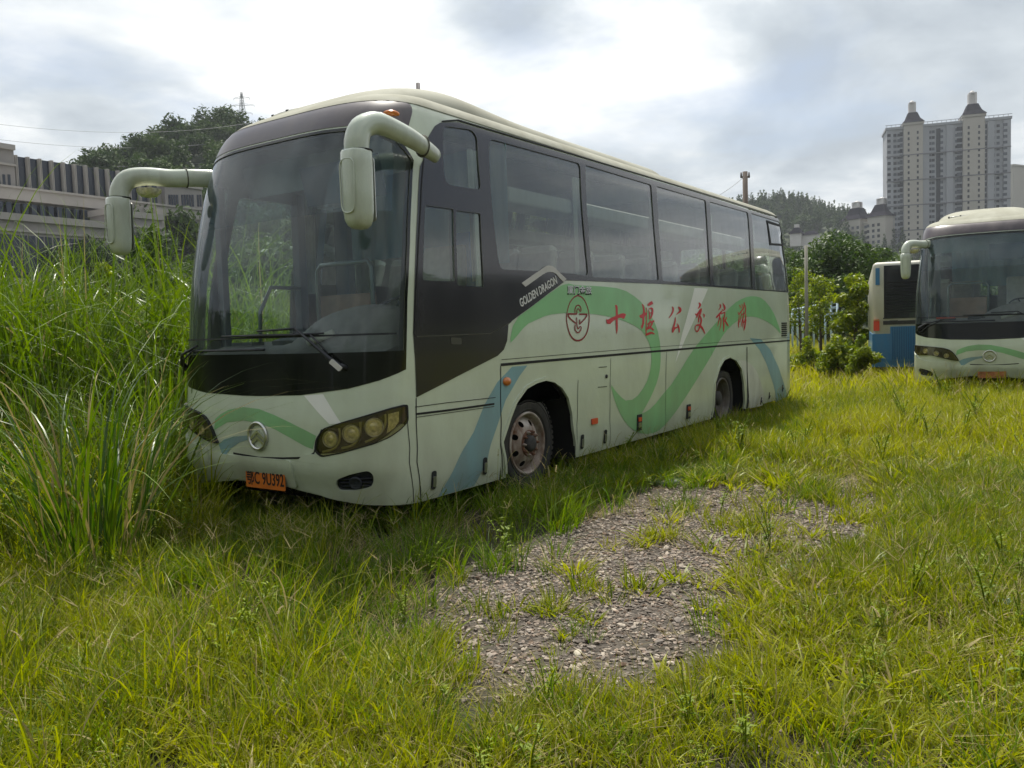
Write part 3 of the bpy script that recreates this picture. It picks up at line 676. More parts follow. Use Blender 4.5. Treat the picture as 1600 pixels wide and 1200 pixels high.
        if sg > 0: T = [inv(*z4(x, y)) for x, y in pts('890 190 1005 160 1005 270 960 340 870 405 885 330')]; sk = K(); sk.patch(T, (), .008, 0, step=.04); sk.done('turn_lamp', MATS['lamp_glass'], hl)
        if sg > 0: T = [inv(*z4(x, y)) for x, y in pts('1045 95 1085 85 1088 250 1045 300')]; sk = K(); sk.patch(T, (), .008, 0, step=.04); sk.done('side_reflector', MATS['lamp_brown'], hl)
        sk = K(); sk.patch(H, (), .026, 0, step=.05); sk.done('lamp_cover', MATS['lamp_cover'], hl)
        sk = K(); Hb = H; n_ = len(Hb); sk.patch(Hb, [[(x[0]*.96+sum(h[0] for h in Hb)/n_*.04, x[1]*.93+sum(h[1] for h in Hb)/n_*.07) for x in Hb]], .028, 0, step=.05, thick=.03); sk.done('lamp_rim', MATS['groove'], hl)
        # fog lamp
        F_ = FOG if sg > 0 else mirp(FOG); sk = K(); sk.patch(F_, (), .004, 0, step=.04); fg = sk.done('fog_lamp', MATS['fog_black'], root)
        p, q = inv(556, 753); M = frame_at(sg*p, q, .004); m = Mb(); m.lathe([(.05, 0), (.052, .02), (.044, .022), (.04, .008), (.001, .014)], M, 20); m.build('lamp_lens', MATS['dash_dark'], fg)
        m = Mb()
        for dq in (-.03, 0, .03): m.tube([Vector(S(sg*(p+dx), q+dq)+SN(sg*(p+dx), q+dq)*.012) for dx in (-.13, 0, .13)], .006, 6)
        m.build('louvre', MATS['wiper'], fg)
    # chrome badge on the nose
    p, q = inv(404, 681); M = frame_at(p, q, .004); m = Mb(); r = .112
    ring = [(r*math.cos(a), r*math.sin(a)) for a in np.linspace(0, 2*math.pi, 40, endpoint=False)]
    vs = []; fs = []
    m.lathe([(r+.012, 0), (r+.012, .016), (r, .022), (r-.014, .016), (r-.014, 0)], M, 40)
    for dy in (.022, -.028):
        for s_ in (1, -1):
            A = [Vector((0, dy+.030, .014)), Vector((s_*.088, dy-.036, .014)), Vector((s_*.088, dy-.062, .014)), Vector((0, dy+.004, .014))]
            B = [v-Vector((0, 0, .012)) for v in A]; f = [(0, 1, 2, 3), (0, 4, 5, 1), (1, 5, 6, 2), (2, 6, 7, 3), (3, 7, 4, 0)]
            m.add([M@v for v in A+B], f if s_ < 0 else [x[::-1] for x in f], 0)
    m.build('chrome_badge', MATS['silver'], root)
    # bumper notch and number plate
    # raised bumper mouldings either side of the plate recess
    cr = rounded([(p*1.0, q) for p, q in [(.585, .40), (.60, .655), (.66, .69), (1.0, .715), (1.3, .79), (1.5, .92), (1.53, .90), (1.53, .245), (1.15, .285), (.84, .335)]], .05)
    sk = K()
    F_out = lambda s_: [(s_*p, q) for p, q in cr] if s_ > 0 else [(-p, q) for p, q in cr][::-1]
    for s_ in (1, -1): sk.patch(F_out(s_), [FOG if s_ > 0 else mirp(FOG)], .024, 0, step=.06, thick=.03)
    mid = rounded([(-.50, .425), (-.50, .62), (-.46, .635), (.46, .635), (.50, .62), (.50, .40)], .03)
    sk.patch(mid, (), .016, 0, step=.06, thick=.02)
    sk.done('bumper', MATS['coach_paint'], root)
    p, q = inv(419, 745); F = frame_at(.15, .465, .03); F = Matrix.Translation(F.to_translation())@Matrix.Rotation(R(-90), 4, 'Z')@Matrix.Rotation(R(90), 4, 'X')
    m = Mb(); m.bm(_boxbm(.50, .17, .006, .01), F, 0); pl = m.build('number_plate', MATS['plate_orange'], root)
    m = Mb(); text_poly(m, '鄂C 9U392', .128, F@Matrix.Translation((0, -.004, .004))@Matrix.Diagonal((.80, 1.16, 1, 1)), 0, .001, .002); m.build('plate_text', MATS['plate_ink'], pl)
    m = Mb()
    for x in (-.13, .13): m = Mb(); m.lathe([(.010, .002), (.010, .008), (.001, .010)], F@Matrix.Translation((x, .07, .002)), 10); m.build('plate_bolt', MATS['silver'], pl)
    # side fittings
    def fit(px, w, h, name, mt, t=.01, parent=root, rr=.01):
        p, q = inv(*px); m = Mb(); m.bm(_boxbm(w, h, t, rr), frame_at(p, q, .004+t/2), 0); return m.build(name, mt, parent)
    p, q = inv(791, 596); m = Mb(); m.lathe([(.052, 0), (.050, .014), (.036, .028), (.001, .034)], frame_at(p, q, .003)@Matrix.Diagonal((1.15, .8, 1, 1)), 20); m.build('side_marker', MATS['orange_lens'], root)
    fit((928, 658), .135, .065, 'side_reflector', MATS['red_lens'], .012)
    for px in ((998, 660), (1075, 643)):
        h = fit(px, .12, .20, 'hatch_handle', MATS['wiper'], .012)
        fit((px[0], px[1]-5), .085, .05, 'handle_reflector', MATS['red_lens'], .022, h); fit((px[0], px[1]+4), .07, .06, 'handle_cup', MATS['silver'], .02, h)
    for px in ((677, 750), (757, 728), (909, 690), (945, 682)):
        h = fit(px, .055, .16, 'hatch_lock', MATS['wiper'], .008, rr=.02); fit((px[0], px[1]+2), .038, .09, 'lock_cup', MATS['silver'], .016, h, .012)
    p, q = inv(947, 588); m = Mb(); m.lathe([(.022, 0), (.022, .01), (.001, .012)], frame_at(p, q, .003), 14); m.build('fuel_lock', MATS['hub_dark'], root)
    m = Mb()
    for k in range(7): pp_, qq = inv(1225, 505+k*3.2); m.bm(_boxbm(.30, .022, .012, .0), frame_at(pp_, qq, .006), 0)
    m.build('side_louvre', MATS['groove'], root)
    for a, b in ((1188, 628), (1201, 620), (1222, 608)):
        p, q = inv(a, b); m = Mb(); m.tube([Vector(S(p, q+.08)+SN(p, q)*.012), Vector(S(p, q-.04)+SN(p, q)*.012), Vector(S(p+.05, q+.02)+SN(p, q)*.012)], .008, 5); m.build('mud_flap_hook', MATS['groove'], root)
    # wipers
    Q = lambda u, v, off: Vector(S(*inv(u, v))+SN(*inv(u, v))*off)
    m = Mb(); m.tube([Q(538, 574, .05), Q(520, 560, .06), Q(490, 533, .055), Q(468, 514, .05)], [.02, .018, .012, .010], 8)
    m.tube([Q(540, 575, .0), Q(537, 572, .06)], .022, 10); m.tube([Q(468, 514, .05), Q(440, 516, .045), Q(408, 518, .04)], .010, 6)
    w1 = m.build('wiper', MATS['wiper'], root); m = Mb(); m.tube([Q(350, 526, .022), Q(400, 525, .022), Q(460, 524, .022), Q(508, 521, .022)], [.008, .014, .014, .008], 6, sx=1); m.build('wiper_blade', MATS['wiper'], w1)
    m = Mb(); m.tube([Q(516, 553, .04), Q(504, 537, .045), Q(490, 524, .04)], .008, 6); m.build('wiper_link', MATS['wiper'], w1)
    m = Mb(); M = frame_at(*inv(531, 571), .075)@Matrix.Rotation(R(-40), 4, 'Z'); m.bm(_boxbm(.11, .04, .02, .008), M, 0); m.build('wiper_cap', MATS['grey_trim'], w1)
    m = Mb(); m.tube([Vector(S(p, q)+SN(p, q)*o) for p, q, o in ((-1.25, 1.36, .02), (-1.2, 1.42, .06), (-1.05, 1.50, .06), (-.7, 1.58, .05))], [.03, .024, .014, .010], 8)
    w2 = m.build('wiper', MATS['wiper'], root); m = Mb(); m.tube([Vector(S(p, 1.535)+SN(p, 1.535)*.025) for p in np.linspace(-1.15, .2, 9)], .012, 6); m.build('wiper_blade', MATS['wiper'], w2)
    m = Mb(); m.tube([Vector(S(p, q)+SN(p, q)*.05) for p, q in ((-1.22, 1.30), (-1.0, 1.46), (-.8, 1.53))], .009, 6); m.build('wiper_link', MATS['wiper'], w2)
    # mirrors: arm sweeping forward from the pillar, long housing hanging from it
    def mirror(sg, arm, house, lamp=None):
        yy = lambda y: BW-sg*(BW-y)   # mirror about the middle for the far side
        P_ = [Vector((x, yy(y), z)) for x, y, z, *_ in arm]; r = [(a[3], a[4]) for a in arm]
        # Catmull resample
        out = []; rr = []
        n = len(P_)
        for i in range(n-1):
            a, b, c, d = P_[max(i-1, 0)], P_[i], P_[i+1], P_[min(i+2, n-1)]
            for k in range(4):
                t = k/4; out.append(.5*((2*b)+(c-a)*t+(2*a-5*b+4*c-d)*t*t+(3*b-a-3*c+d)*t**3)); rr.append(tuple(r[i][j]*(1-t)+r[i+1][j]*t for j in (0, 1)))
        out.append(P_[-1]); rr.append(r[-1])
        m = Mb(); m.tube(out, rr, 16, up=(0, 0, 1)); am = m.build('mirror', MATS['mirror_paint'], root)
        hx, hy, z1, z0, hw, hd = house
        m = Mb(); rows = []
        prof = [(z1+.0, .93), (z1-.015, 1.0), (z1-.10, 1.02), ((z0+z1)/2, 1.0), (z0+.14, .97), (z0+.07, .90), (z0+.03, .74), (z0+.008, .5), (z0, .05)]
        vs = []; fs = []; nn = 28
        for z, s_ in prof:
            for k in range(nn):
                a = 2*math.pi*k/nn; c, sn = math.cos(a), math.sin(a); e = .72
                vx = (abs(c)**e)*(1 if c > 0 else -1)*hd/2*s_*(1 if c < 0 else .55); vy = (abs(sn)**e)*(1 if sn > 0 else -1)*hw/2*s_
                vs.append((hx+vx, yy(hy)+vy, z))
        for i in range(len(prof)-1):
            for k in range(nn): fs.append((i*nn+k, (i+1)*nn+k, (i+1)*nn+(k+1) % nn, i*nn+(k+1) % nn))
        fs.append(tuple(range(nn))); m.add(vs, fs, 0, True)
        hs = m.build('mirror_housing', MATS['mirror_paint'], am)
        m = Mb(); m.bm(_boxbm(hw*.80, (z1-z0)*.82, .006, .03), Matrix.Translation((hx+hd*.285, yy(hy), (z0+z1)/2+.01))@Matrix.Rotation(R(90), 4, 'Z')@Matrix.Rotation(R(90), 4, 'X'), 0); m.build('mirror_glass', MATS['silver'], hs)
        m = Mb(); m.tube([(hx, yy(hy), z1-.006), (hx, yy(hy), z1+.006)], [(hd*.40, hw*.50), (hd*.40, hw*.50)], 24, up=(0, 1, 0)); m.build('joint_seam', MATS['groove'], hs)
        # pressed panel on the forward face, and the round cap and bolts where the arm meets the body
        pr = rounded([(-hw*.30, -(z1-z0)*.30), (hw*.30, -(z1-z0)*.30), (hw*.33, (z1-z0)*.38), (-hw*.33, (z1-z0)*.38)], .07, 5); F2 = Matrix.Translation((hx-hd*.492, yy(hy), (z0+z1)/2))@Matrix.Rotation(R(-90), 4, 'Z')@Matrix.Rotation(R(90), 4, 'X')
        m = Mb(); m.tube([F2@Vector((x_, y_, 0)) for x_, y_ in pr+pr[:1]], .006, 6, cap=False); m.build('pressed_rim', MATS['mirror_paint'], hs)
        e0, e1 = P_[0], P_[1]; dd_ = (e0-e1).normalized(); m = Mb(); m.tube([e0, e0+dd_*.012], [.05, .046], 20); m.tube([e0+dd_*.012, e0+dd_*.018], [.012, .012], 8); m.build('arm_cap', MATS['silver' if False else 'coach_paint'], am)
        m = Mb(); q_ = P_[1].lerp(P_[2], .3); m.tube([q_-dd_*.004, q_+dd_*.004], [(.066, .094), (.066, .094)], 20); m.build('arm_seam', MATS['seam_grime'], am)
        if lamp:
            m = Mb(); m.lathe([(.11, 0), (.105, .03), (.07, .065), (.001, .08)], Matrix.Translation(Vector((lamp[0], yy(lamp[1]), lamp[2])))@Matrix.Rotation(R(180), 4, 'X')@Matrix.Diagonal((1, 1.1, 1, 1)), 20); m.build('mirror_lamp', MATS['lamp_glass'], am)
        return am
    MIRR(mirror, root)
    # wheels
    for i, x in enumerate((S(WH[0], .5)[0], S(WH[1], .5)[0])):
        for far in (False, True): make_wheel(root, float(x), far, bool(i), ORG)
    # wheel wells, floor pan, chassis
    for A in (AF, AR):
        xs = [float(S(p, q)[0]) for p, q in A]; x0, x1 = min(xs), max(xs); zt = max(q for p, q in A)
        for y0, y1 in ((.012, .72), (2*BW-.72, 2*BW-.012)):
            m = Mb(); P_ = [((x0+x1)/2-(x1-x0)/2*math.cos(a)*1.02, .35+(zt-.33)*math.sin(a)*1.0) for a in np.linspace(0, math.pi, 15)]; P_ = [(P_[0][0], .22)]+P_+[(P_[-1][0], .22)]
            n = len(P_); vs = [(x, y0, z) for x, z in P_]+[(x, y1, z) for x, z in P_]; m.add(vs, [(i, i+1, n+i+1, n+i) for i in range(n-1)], 0, True)
            yb = y1 if y0 < 1 else y0; m.add([(x, yb, z) for x, z in P_], [tuple(range(n))], 0); m.build('wheel_well', MATS['well_dark'], root)
    m = Mb(); m.box((BL/2+.1, BW, .62), (BL-.9, 1.0, .5)); m.box((1.0, BW, .42), (1.1, 2.2, .42)); m.box((4.9, BW, .36), (3.2, 2.4, .16)); m.box((9.8, BW, .42), (2.1, 2.3, .22)); m.box((2.2, BW, .50), (1.4, 1.0, .36)); m.box((7.6, BW, .46), (2.2, 1.0, .34))  # chassis boxes enlarged and lowered to darken the sunlit gap under the body
    m.tube([(x_, BW, .505) for x_ in (2.0, 2.3)], .1, 8); m.build('chassis', MATS['underside'], root)
    # inside
    sk = K(); gxi = gx; sk.patch([(-PM, .9), (PM, .9), (PM, 4.77), (-PM, 4.77)], holes, -.05, 0, step=.12, gx=gxi, gy=gy); sk.nn = [[-a for a in n] for n in sk.nn]; sk.done('lining', MATS['lining'], root)
    m = Mb(); m.box((6.6, BW, 1.26), (8.9, 2*BW-.14, .06)); m.box((1.35, BW, .80), (1.75, 2*BW-.16, .06)); m.box((2.18, BW, 1.03), (.05, 2*BW-.16, .52)); m.build('cabin_floor', MATS['cabin_floor'], root)
    m = Mb()
    for y in (.36, 2*BW-.36):
        m.box((6.4, y, 2.98), (8.2, .40, .16), 0, bev=.03)
    m.build('luggage_rack', MATS['lining'], root)
    interior(root, Mb, K)
    return root
def _area(P): return sum(P[i-1][0]*P[i][1]-P[i][0]*P[i-1][1] for i in range(len(P)))
def _boxbm(w, h, t, r=0):
    bm = bmesh.new(); bmesh.ops.create_cube(bm, size=1)
    for v in bm.verts: v.co = Vector((v.co.x*w, v.co.y*h, v.co.z*t))
    if r:
        ed = [e for e in bm.edges if abs((e.verts[0].co-e.verts[1].co).z) > t*.5]; bmesh.ops.bevel(bm, geom=ed, offset=min(r, w*.45, h*.45), segments=3, profile=.5, affect='EDGES')
    return bm
def MIRR(mirror, root):
    # x, y, z, radii of the arm on the driver's side; then the same kind of arm, longer, on the door side
    mirror(1, [(0.930, -0.050, 3.110, 0.047, 0.063), (0.780, -0.090, 3.130, 0.052, 0.071), (0.580, -0.100, 3.180, 0.057, 0.080), (0.380, -0.070, 3.230, 0.067, 0.084), (0.240, -0.030, 3.250, 0.079, 0.088), (0.120, 0.000, 3.190, 0.093, 0.092), (0.080, 0.010, 3.090, 0.099, 0.097), (0.080, 0.010, 3.010, 0.096, 0.094)],
           (.09, .01, 3.02, 2.43, .225, .26))
    mirror(-1, [(0.620, 0.100, 3.200, 0.052, 0.084), (0.420, 0.030, 3.190, 0.052, 0.084), (0.260, -0.080, 3.180, 0.056, 0.084), (0.080, -0.200, 3.190, 0.069, 0.084), (-0.040, -0.300, 3.160, 0.077, 0.092), (-0.100, -0.340, 3.070, 0.086, 0.088), (-0.120, -0.340, 2.970, 0.086, 0.088)],
           (-.11, -.34, 2.98, 2.45, .20, .24), (.10, -.20, 3.07))
def make_wheel(root, x, far, rear, ORG):
    y = 2*BW-.06 if far else .06
    def Mw(): m = MB(); m.org = ORG; return m
    W = Matrix.Translation((x, y, .505))@Matrix.Rotation(R(-90 if far else 90), 4, 'X')   # local z points outward
    r = .505
    m = Mw(); t = .28
    prof = [(.305, -.015), (.33, .004), (.40, .012), (.455, .004), (.488, -.02), (.503, -.05), (.505, -.08), (.505, -t+.08), (.503, -t+.05), (.48, -t+.01), (.40, -t), (.30, -t+.01)]
    m.lathe(prof, W, 64)
    for rr in (.345, .43): m.lathe([(rr-.006, .006), (rr, .016), (rr+.006, .006)], W, 48)
    # tread blocks on the shoulder
    for k in range(56):
        a = 2*math.pi*k/56; M = W@Matrix.Rotation(a, 4, 'Z')@Matrix.Translation((.503, 0, -.045)); m.bm(_boxbm(.016, .034, .06), M, 0)
        M = W@Matrix.Rotation(a+.05, 4, 'Z')@Matrix.Translation((.505, 0, -.14)); m.bm(_boxbm(.014, .036, .09), M, 0)
    if rear: m.lathe([(a, b-.33) for a, b in prof], W, 48)
    wh = m.build('wheel', MATS['rubber'], root); wh['part'] = 'tyre'
    m = Mw(); ri = .305
    m.lathe([(ri+.012, -.012), (ri+.012, .004), (ri-.004, .010), (ri-.016, .0), (ri-.022, -.05), (ri-.04, -.075)], W, 48)
    if not rear:
        # domed disc with ten round hand holes
        hf = lambda rr: -.075+(.09)*max(0, min(1, (ri-.035-rr)/.11))**.7 if rr > .13 else .015-.0
        holes = []
        for k in range(8):
            a = 2*math.pi*(k+.5)/8; holes.append([(.212*math.cos(a)+.030*math.cos(b), .212*math.sin(a)+.030*math.sin(b)) for b in np.linspace(0, 2*math.pi, 14, endpoint=False)])
        out = [((ri-.04)*math.cos(a), (ri-.04)*math.sin(a)) for a in np.linspace(0, 2*math.pi, 64, endpoint=False)]
        inn = [(.085*math.cos(a), .085*math.sin(a)) for a in np.linspace(0, 2*math.pi, 30, endpoint=False)]
        v2, T = cdt(out, holes+[inn], None, None, .022)
        vs = [W@Vector((a, b, hf(math.hypot(a, b)))) for a, b in v2]; m.add(vs, T.tolist(), 0, True)
        rim = m.build('rim', MATS['rim_steel'], wh)
        m = Mw(); m.lathe([(.135, .016), (.13, .024), (.10, .024), (.085, .012)], W, 32); m.build('hub_flange', MATS['rust'], rim)
        m = Mw(); m.lathe([(.085, -.03), (.082, .045), (.07, .06), (.04, .065), (.001, .066)], W, 24); m.build('hub', MATS['hub_dark'], rim)
        for k in range(10):
            a = 2*math.pi*k/10; m = Mw(); M = W@Matrix.Translation((.118*math.cos(a), .118*math.sin(a), .02)); m.lathe([(.015, 0), (.015, .026), (.009, .030), (.007, .045), (.001, .046)], M, 8); m.build('wheel_nut', MATS['rim_steel' if k % 2 else 'rust'], rim)
        m = Mw(); m.lathe([(ri-.045, -.12), (.05, -.14)], W, 24); m.build('brake_drum', MATS['well_dark'], rim)
    else:
        m.lathe([(ri-.04, -.075), (ri-.05, -.17), (.20, -.20), (.13, -.20), (.13, -.17), (.12, -.12), (.08, -.10), (.001, -.095)], W, 40); rim = m.build('rim', MATS['rim_dark'], wh)
        m = Mw(); m.lathe([(.115, -.14), (.11, -.05), (.08, -.03), (.001, -.028)], W, 24); m.build('hub', MATS['hub_dark'], rim)
        for k in range(10):
            a = 2*math.pi*k/10; m = Mw(); M = W@Matrix.Translation((.165*math.cos(a), .165*math.sin(a), -.20)); m.lathe([(.015, 0), (.015, .03), (.008, .036), (.001, .045)], M, 8); m.build('wheel_nut', MATS['rust'], rim)
def interior(root, Mb, K):
    def seat_mb(x, y, z, w=.46, h=.78, rec=.16):
        m = Mb(); m.bm(_rb(.48, w, .14, .05), Matrix.Translation((x, y, z+.42)), 0, True)
        m.bm(_rb(.12, w, h, .05), Matrix.Translation((x+.26, y, z+.42+h/2))@Matrix.Rotation(R(12), 4, 'Y'), 0, True)
        m.box((x, y, z+.2), (.3, w*.7, .36), 1); return m
    for k in range(10):
        x = 2.75+k*.80
        for y in (.34, .81, 2*BW-.81, 2*BW-.34):
            if k in (3, 6) and y > 1.3 and y < 2.0: pass
            st = seat_mb(x, y, 1.29).build('passenger_seat', [MATS['seat_cloth'], MATS['cabin_floor']], root)
            m = Mb(); m.bm(_rb(.135, .40, .24, .04), Matrix.Translation((x+.335, y, 1.29+.42+.70))@Matrix.Rotation(R(12), 4, 'Y'), 0, True); m.build('headrest_cover', MATS['head_cover'], st)
    st = seat_mb(1.50, .62, .98, .52, 1.08).build('driver_seat', [MATS['seat_cloth'], MATS['cabin_floor']], root)
    m = Mb(); m.bm(_rb(.20, .22, .55, .06), Matrix.Translation(tuple(CC+ray(731, 408)*((.42-CC[1])/ray(731, 408)[1]))), 0, True); m.build('blue_cushion', MATS['seat_blue'], root)
    # dashboard: a long shelf dropping towards the door, with a hood over the dials
    m = Mb(); vs = []; fs = []
    ys = np.linspace(.10, 2*BW-.12, 22)
    rows = []
    for y in ys:
        t = abs(y-BW)/BW; xf = float(np.interp(t, [0, .5, .8, .93, 1], [.14, .18, .27, .40, .6]))
        hz = 1.60+.30*max(0, 1-((y-.60)/.75)**2)**.8 if abs(y-.6) < .75 else 1.60
        rows.append([(xf, y, 1.05), (xf, y, 1.50), (xf+.22, y, 1.56), (xf+.42, y, hz-.03), (xf+.58, y, hz), (xf+.70, y, hz-.10), (xf+.68, y, .95)])
    for rw in rows: vs += rw
    n = 7
    for i in range(len(rows)-1):
        for j in range(n-1): a = i*n+j; fs.append((a, a+1, a+n+1, a+n))
    m.add(vs, fs, 0, True); ds = m.build('dashboard', MATS['dash'], root)
    m = Mb(); m.box((.56, 1.28, 1.60), (.16, .60, .05), 0, Matrix.Rotation(R(-14), 3, 'Y')); m.box((.50, 1.95, 1.585), (.14, .30, .03), 0); m.build('dash_tray', MATS['dash_dark'], ds)
    m = Mb(); m.tube([(.38, .98, 1.585), (.40, .70, 1.66)], .03, 12, cap=True); m.build('paper_roll', MATS['paper'], ds)
    # steering wheel
    C_ = Vector((1.05, .60, 1.86)); Rm = Matrix.Translation(C_)@Matrix.Rotation(R(-32), 4, 'Y')
    m = Mb(); m.tube([Rm@Vector((.23*math.cos(a), .23*math.sin(a), 0)) for a in np.linspace(0, 2*math.pi, 33)], .016, 8, cap=False)
    for a in (.3, 2.4, 4.5): m.tube([Rm@Vector((0, 0, -.04)), Rm@Vector((.23*math.cos(a), .23*math.sin(a), 0))], .014, 6)
    m.lathe([(.06, -.03), (.05, 0), (.001, .005)], Rm, 16); m.tube([Rm@Vector((0, 0, -.03)), Vector((.85, .6, 1.45))], .035, 10); m.build('steering_wheel', MATS['wiper'], root)
    m = Mb(); vs = []; n = 34  # added bluish sheet standing in for reflected and far-window light in the windshield
    for k in range(n): a = k/(n-1); vs += [(1.92+.02*math.sin(k*1.1), .95+1.0*a, 3.35), (1.92+.02*math.sin(k*1.1), .95+.98*a, 2.42)]
    m.add(vs, [(2*i, 2*i+1, 2*i+3, 2*i+2) for i in range(n-1)], 0, True); m.build('sheen_curtain', MATS['blue_sheen_curtain'], root)
    # modesty panel with rail behind the step well, door posts and door leaf
    m = Mb(); m.box((1.47, 1.60, 1.72), (.04, .76, .66), 0); mp_ = m.build('partition', MATS['wood_panel'], root)
    m = Mb(); P_ = [(1.44, 1.22, 1.3), (1.44, 1.22, 2.30), (1.44, 1.27, 2.36), (1.44, 1.93, 2.36), (1.44, 1.99, 2.30), (1.44, 1.99, 1.3)]; m.tube(P_, .024, 8, 0); m.build('grab_rail', MATS['rail_grey'], mp_)
    m = Mb(); m.box((1.62, 2*BW-.12, 2.0), (.10, .10, 2.3)); m.box((.62, 2*BW-.14, 2.0), (.07, .08, 2.2)); m.box((2.12, 2.28, 2.15), (.10, .20, 1.8)); m.build('door_post', MATS['door_grey'], root)
    m = Mb(); m.tube([(.95, 2*BW-.22, 1.2), (.95, 2*BW-.26, 1.9), (1.10, 2*BW-.26, 2.15), (1.5, 2*BW-.24, 2.15)], .02, 8); m.build('door_rail', MATS['rail_grey'], root)
    # driver's sun blind and header panel
    m = Mb(); m.box((.95, BW, 3.18), (.16, 2.1, .30), 0, Matrix.Rotation(R(-14), 3, 'Y')); m.build('header_panel', MATS['lining'], root)
    m = Mb(); m.box((.60, .72, 2.95), (.012, .95, .34), 0, Matrix.Rotation(R(-14), 3, 'Y')); m.build('sun_blind', MATS['door_grey'], root)
    # gathered curtains by the window posts, both sides
    def curtain(x, y, z0, z1, w):
        m = Mb(); vs = []; n = 22
        for k in range(n):
            a = k/(n-1); xx = x+w*(a-.5); yy = y+.018*math.sin(a*math.pi*7)
            vs += [(xx, yy, z1), (x+(xx-x)*.75, yy, z0)]
        m.add(vs, [(2*i, 2*i+1, 2*i+3, 2*i+2) for i in range(n-1)], 0, True); m.build('curtain', MATS['curtain'], root)
    for p, q in (W_GL['w1'][0], W_GL['w2'][0], W_GL['w3'][0], W_GL['w4'][0], W_GL['w5'][0]):
        x = float(S(p, 2.5)[0])
        curtain(x+.02, .13, 2.1, 3.3, .26); curtain(x+.02, 2*BW-.13, 2.1, 3.3, .26)
    curtain(2.6, 2*BW-.13, 2.1, 3.3, .4)
    # driver's rear curtain, coloured pale blue to imitate bluish light in the windshield
    m = Mb(); vs = []; n = 30
    for k in range(n): a = k/(n-1); vs += [(2.22+.02*math.sin(k*1.3), .12+1.25*a, 3.45), (2.22+.02*math.sin(k*1.3), .12+1.22*a, 2.30)]
    m.add(vs, [(2*i, 2*i+1, 2*i+3, 2*i+2) for i in range(n-1)], 0, True); m.build('sheen_curtain', MATS['blue_sheen_curtain'], root)
def _rb(a, b, c, r):
    bm = bmesh.new(); bmesh.ops.create_cube(bm, size=1)
    for v in bm.verts: v.co = Vector((v.co.x*a, v.co.y*b, v.co.z*c))
    bmesh.ops.bevel(bm, geom=bm.edges[:], offset=r, segments=3, profile=.6, affect='EDGES'); return bm
coach = make_coach()
tag(coach, 'nearest pale green coach with red characters on its side, parked beside the gravel', 'coach', 'coaches of the same type')
# ------------------------------------------------------------------ ground
rng = np.random.default_rng(7)
FWD = np.array([CM[2][0], CM[2][1]]); FWD /= np.linalg.norm(FWD); RGT = np.array([FWD[1], -FWD[0]])
def cz(x, y):
    """depth and sideways distance from the camera, on the ground"""
    dx, dy = np.asarray(x)-CC[0], np.asarray(y)-CC[1]; return dx*FWD[0]+dy*FWD[1], dx*RGT[0]+dy*RGT[1]
def wxy(Z, X): return CC[0]+Z*FWD[0]+X*RGT[0], CC[1]+Z*FWD[1]+X*RGT[1]
def gpoly(s): return [tuple(on_ground(u, v)[:2]) for u, v in pts(s)]
GRAVEL = gpoly('675 975 700 930 760 890 830 860 900 825 960 795 1020 775 1080 758 1150 752 1250 752 1330 745 1400 760 1420 785 1370 830 1290 868 1200 890 1175 925 1165 975 1120 1010 1040 1045 960 1062 880 1072 800 1085 745 1070 720 1030')
def vnoise(x, y, s, seed=0):
    """cheap smooth value noise 0..1"""
    x = np.asarray(x)*s+seed*17.3; y = np.asarray(y)*s+seed*9.1; xi = np.floor(x); yi = np.floor(y); fx = x-xi; fy = y-yi
    fx = fx*fx*(3-2*fx); fy = fy*fy*(3-2*fy)
    h = lambda a, b: np.modf(np.abs(np.sin(a*127.1+b*311.7+seed)*43758.5453))[0]
    return (h(xi, yi)*(1-fx)+h(xi+1, yi)*fx)*(1-fy)+(h(xi, yi+1)*(1-fx)+h(xi+1, yi+1)*fx)*fy
def gdist(x, y):
    P = np.stack([x, y], 1); ins = inside(P, GRAVEL); A = np.array(seg(GRAVEL, .15)); d = np.full(len(P), 9.)
    near = np.hypot(x-A[:, 0].mean(), y-A[:, 1].mean()) < 8
    if near.any():
        Q = P[near]; dd = np.empty(len(Q))
        for i in range(0, len(Q), 4000): dd[i:i+4000] = np.min(np.hypot(Q[i:i+4000, None, 0]-A[None, :, 0], Q[i:i+4000, None, 1]-A[None, :, 1]), 1)
        d[near] = dd
    return np.where(ins, -d, d)
def ground_h(x, y):
    Z, X = cz(x, y); return .05*(vnoise(x, y, .5, 1)-.5)*np.clip((Z-3)/6, .3, 1)
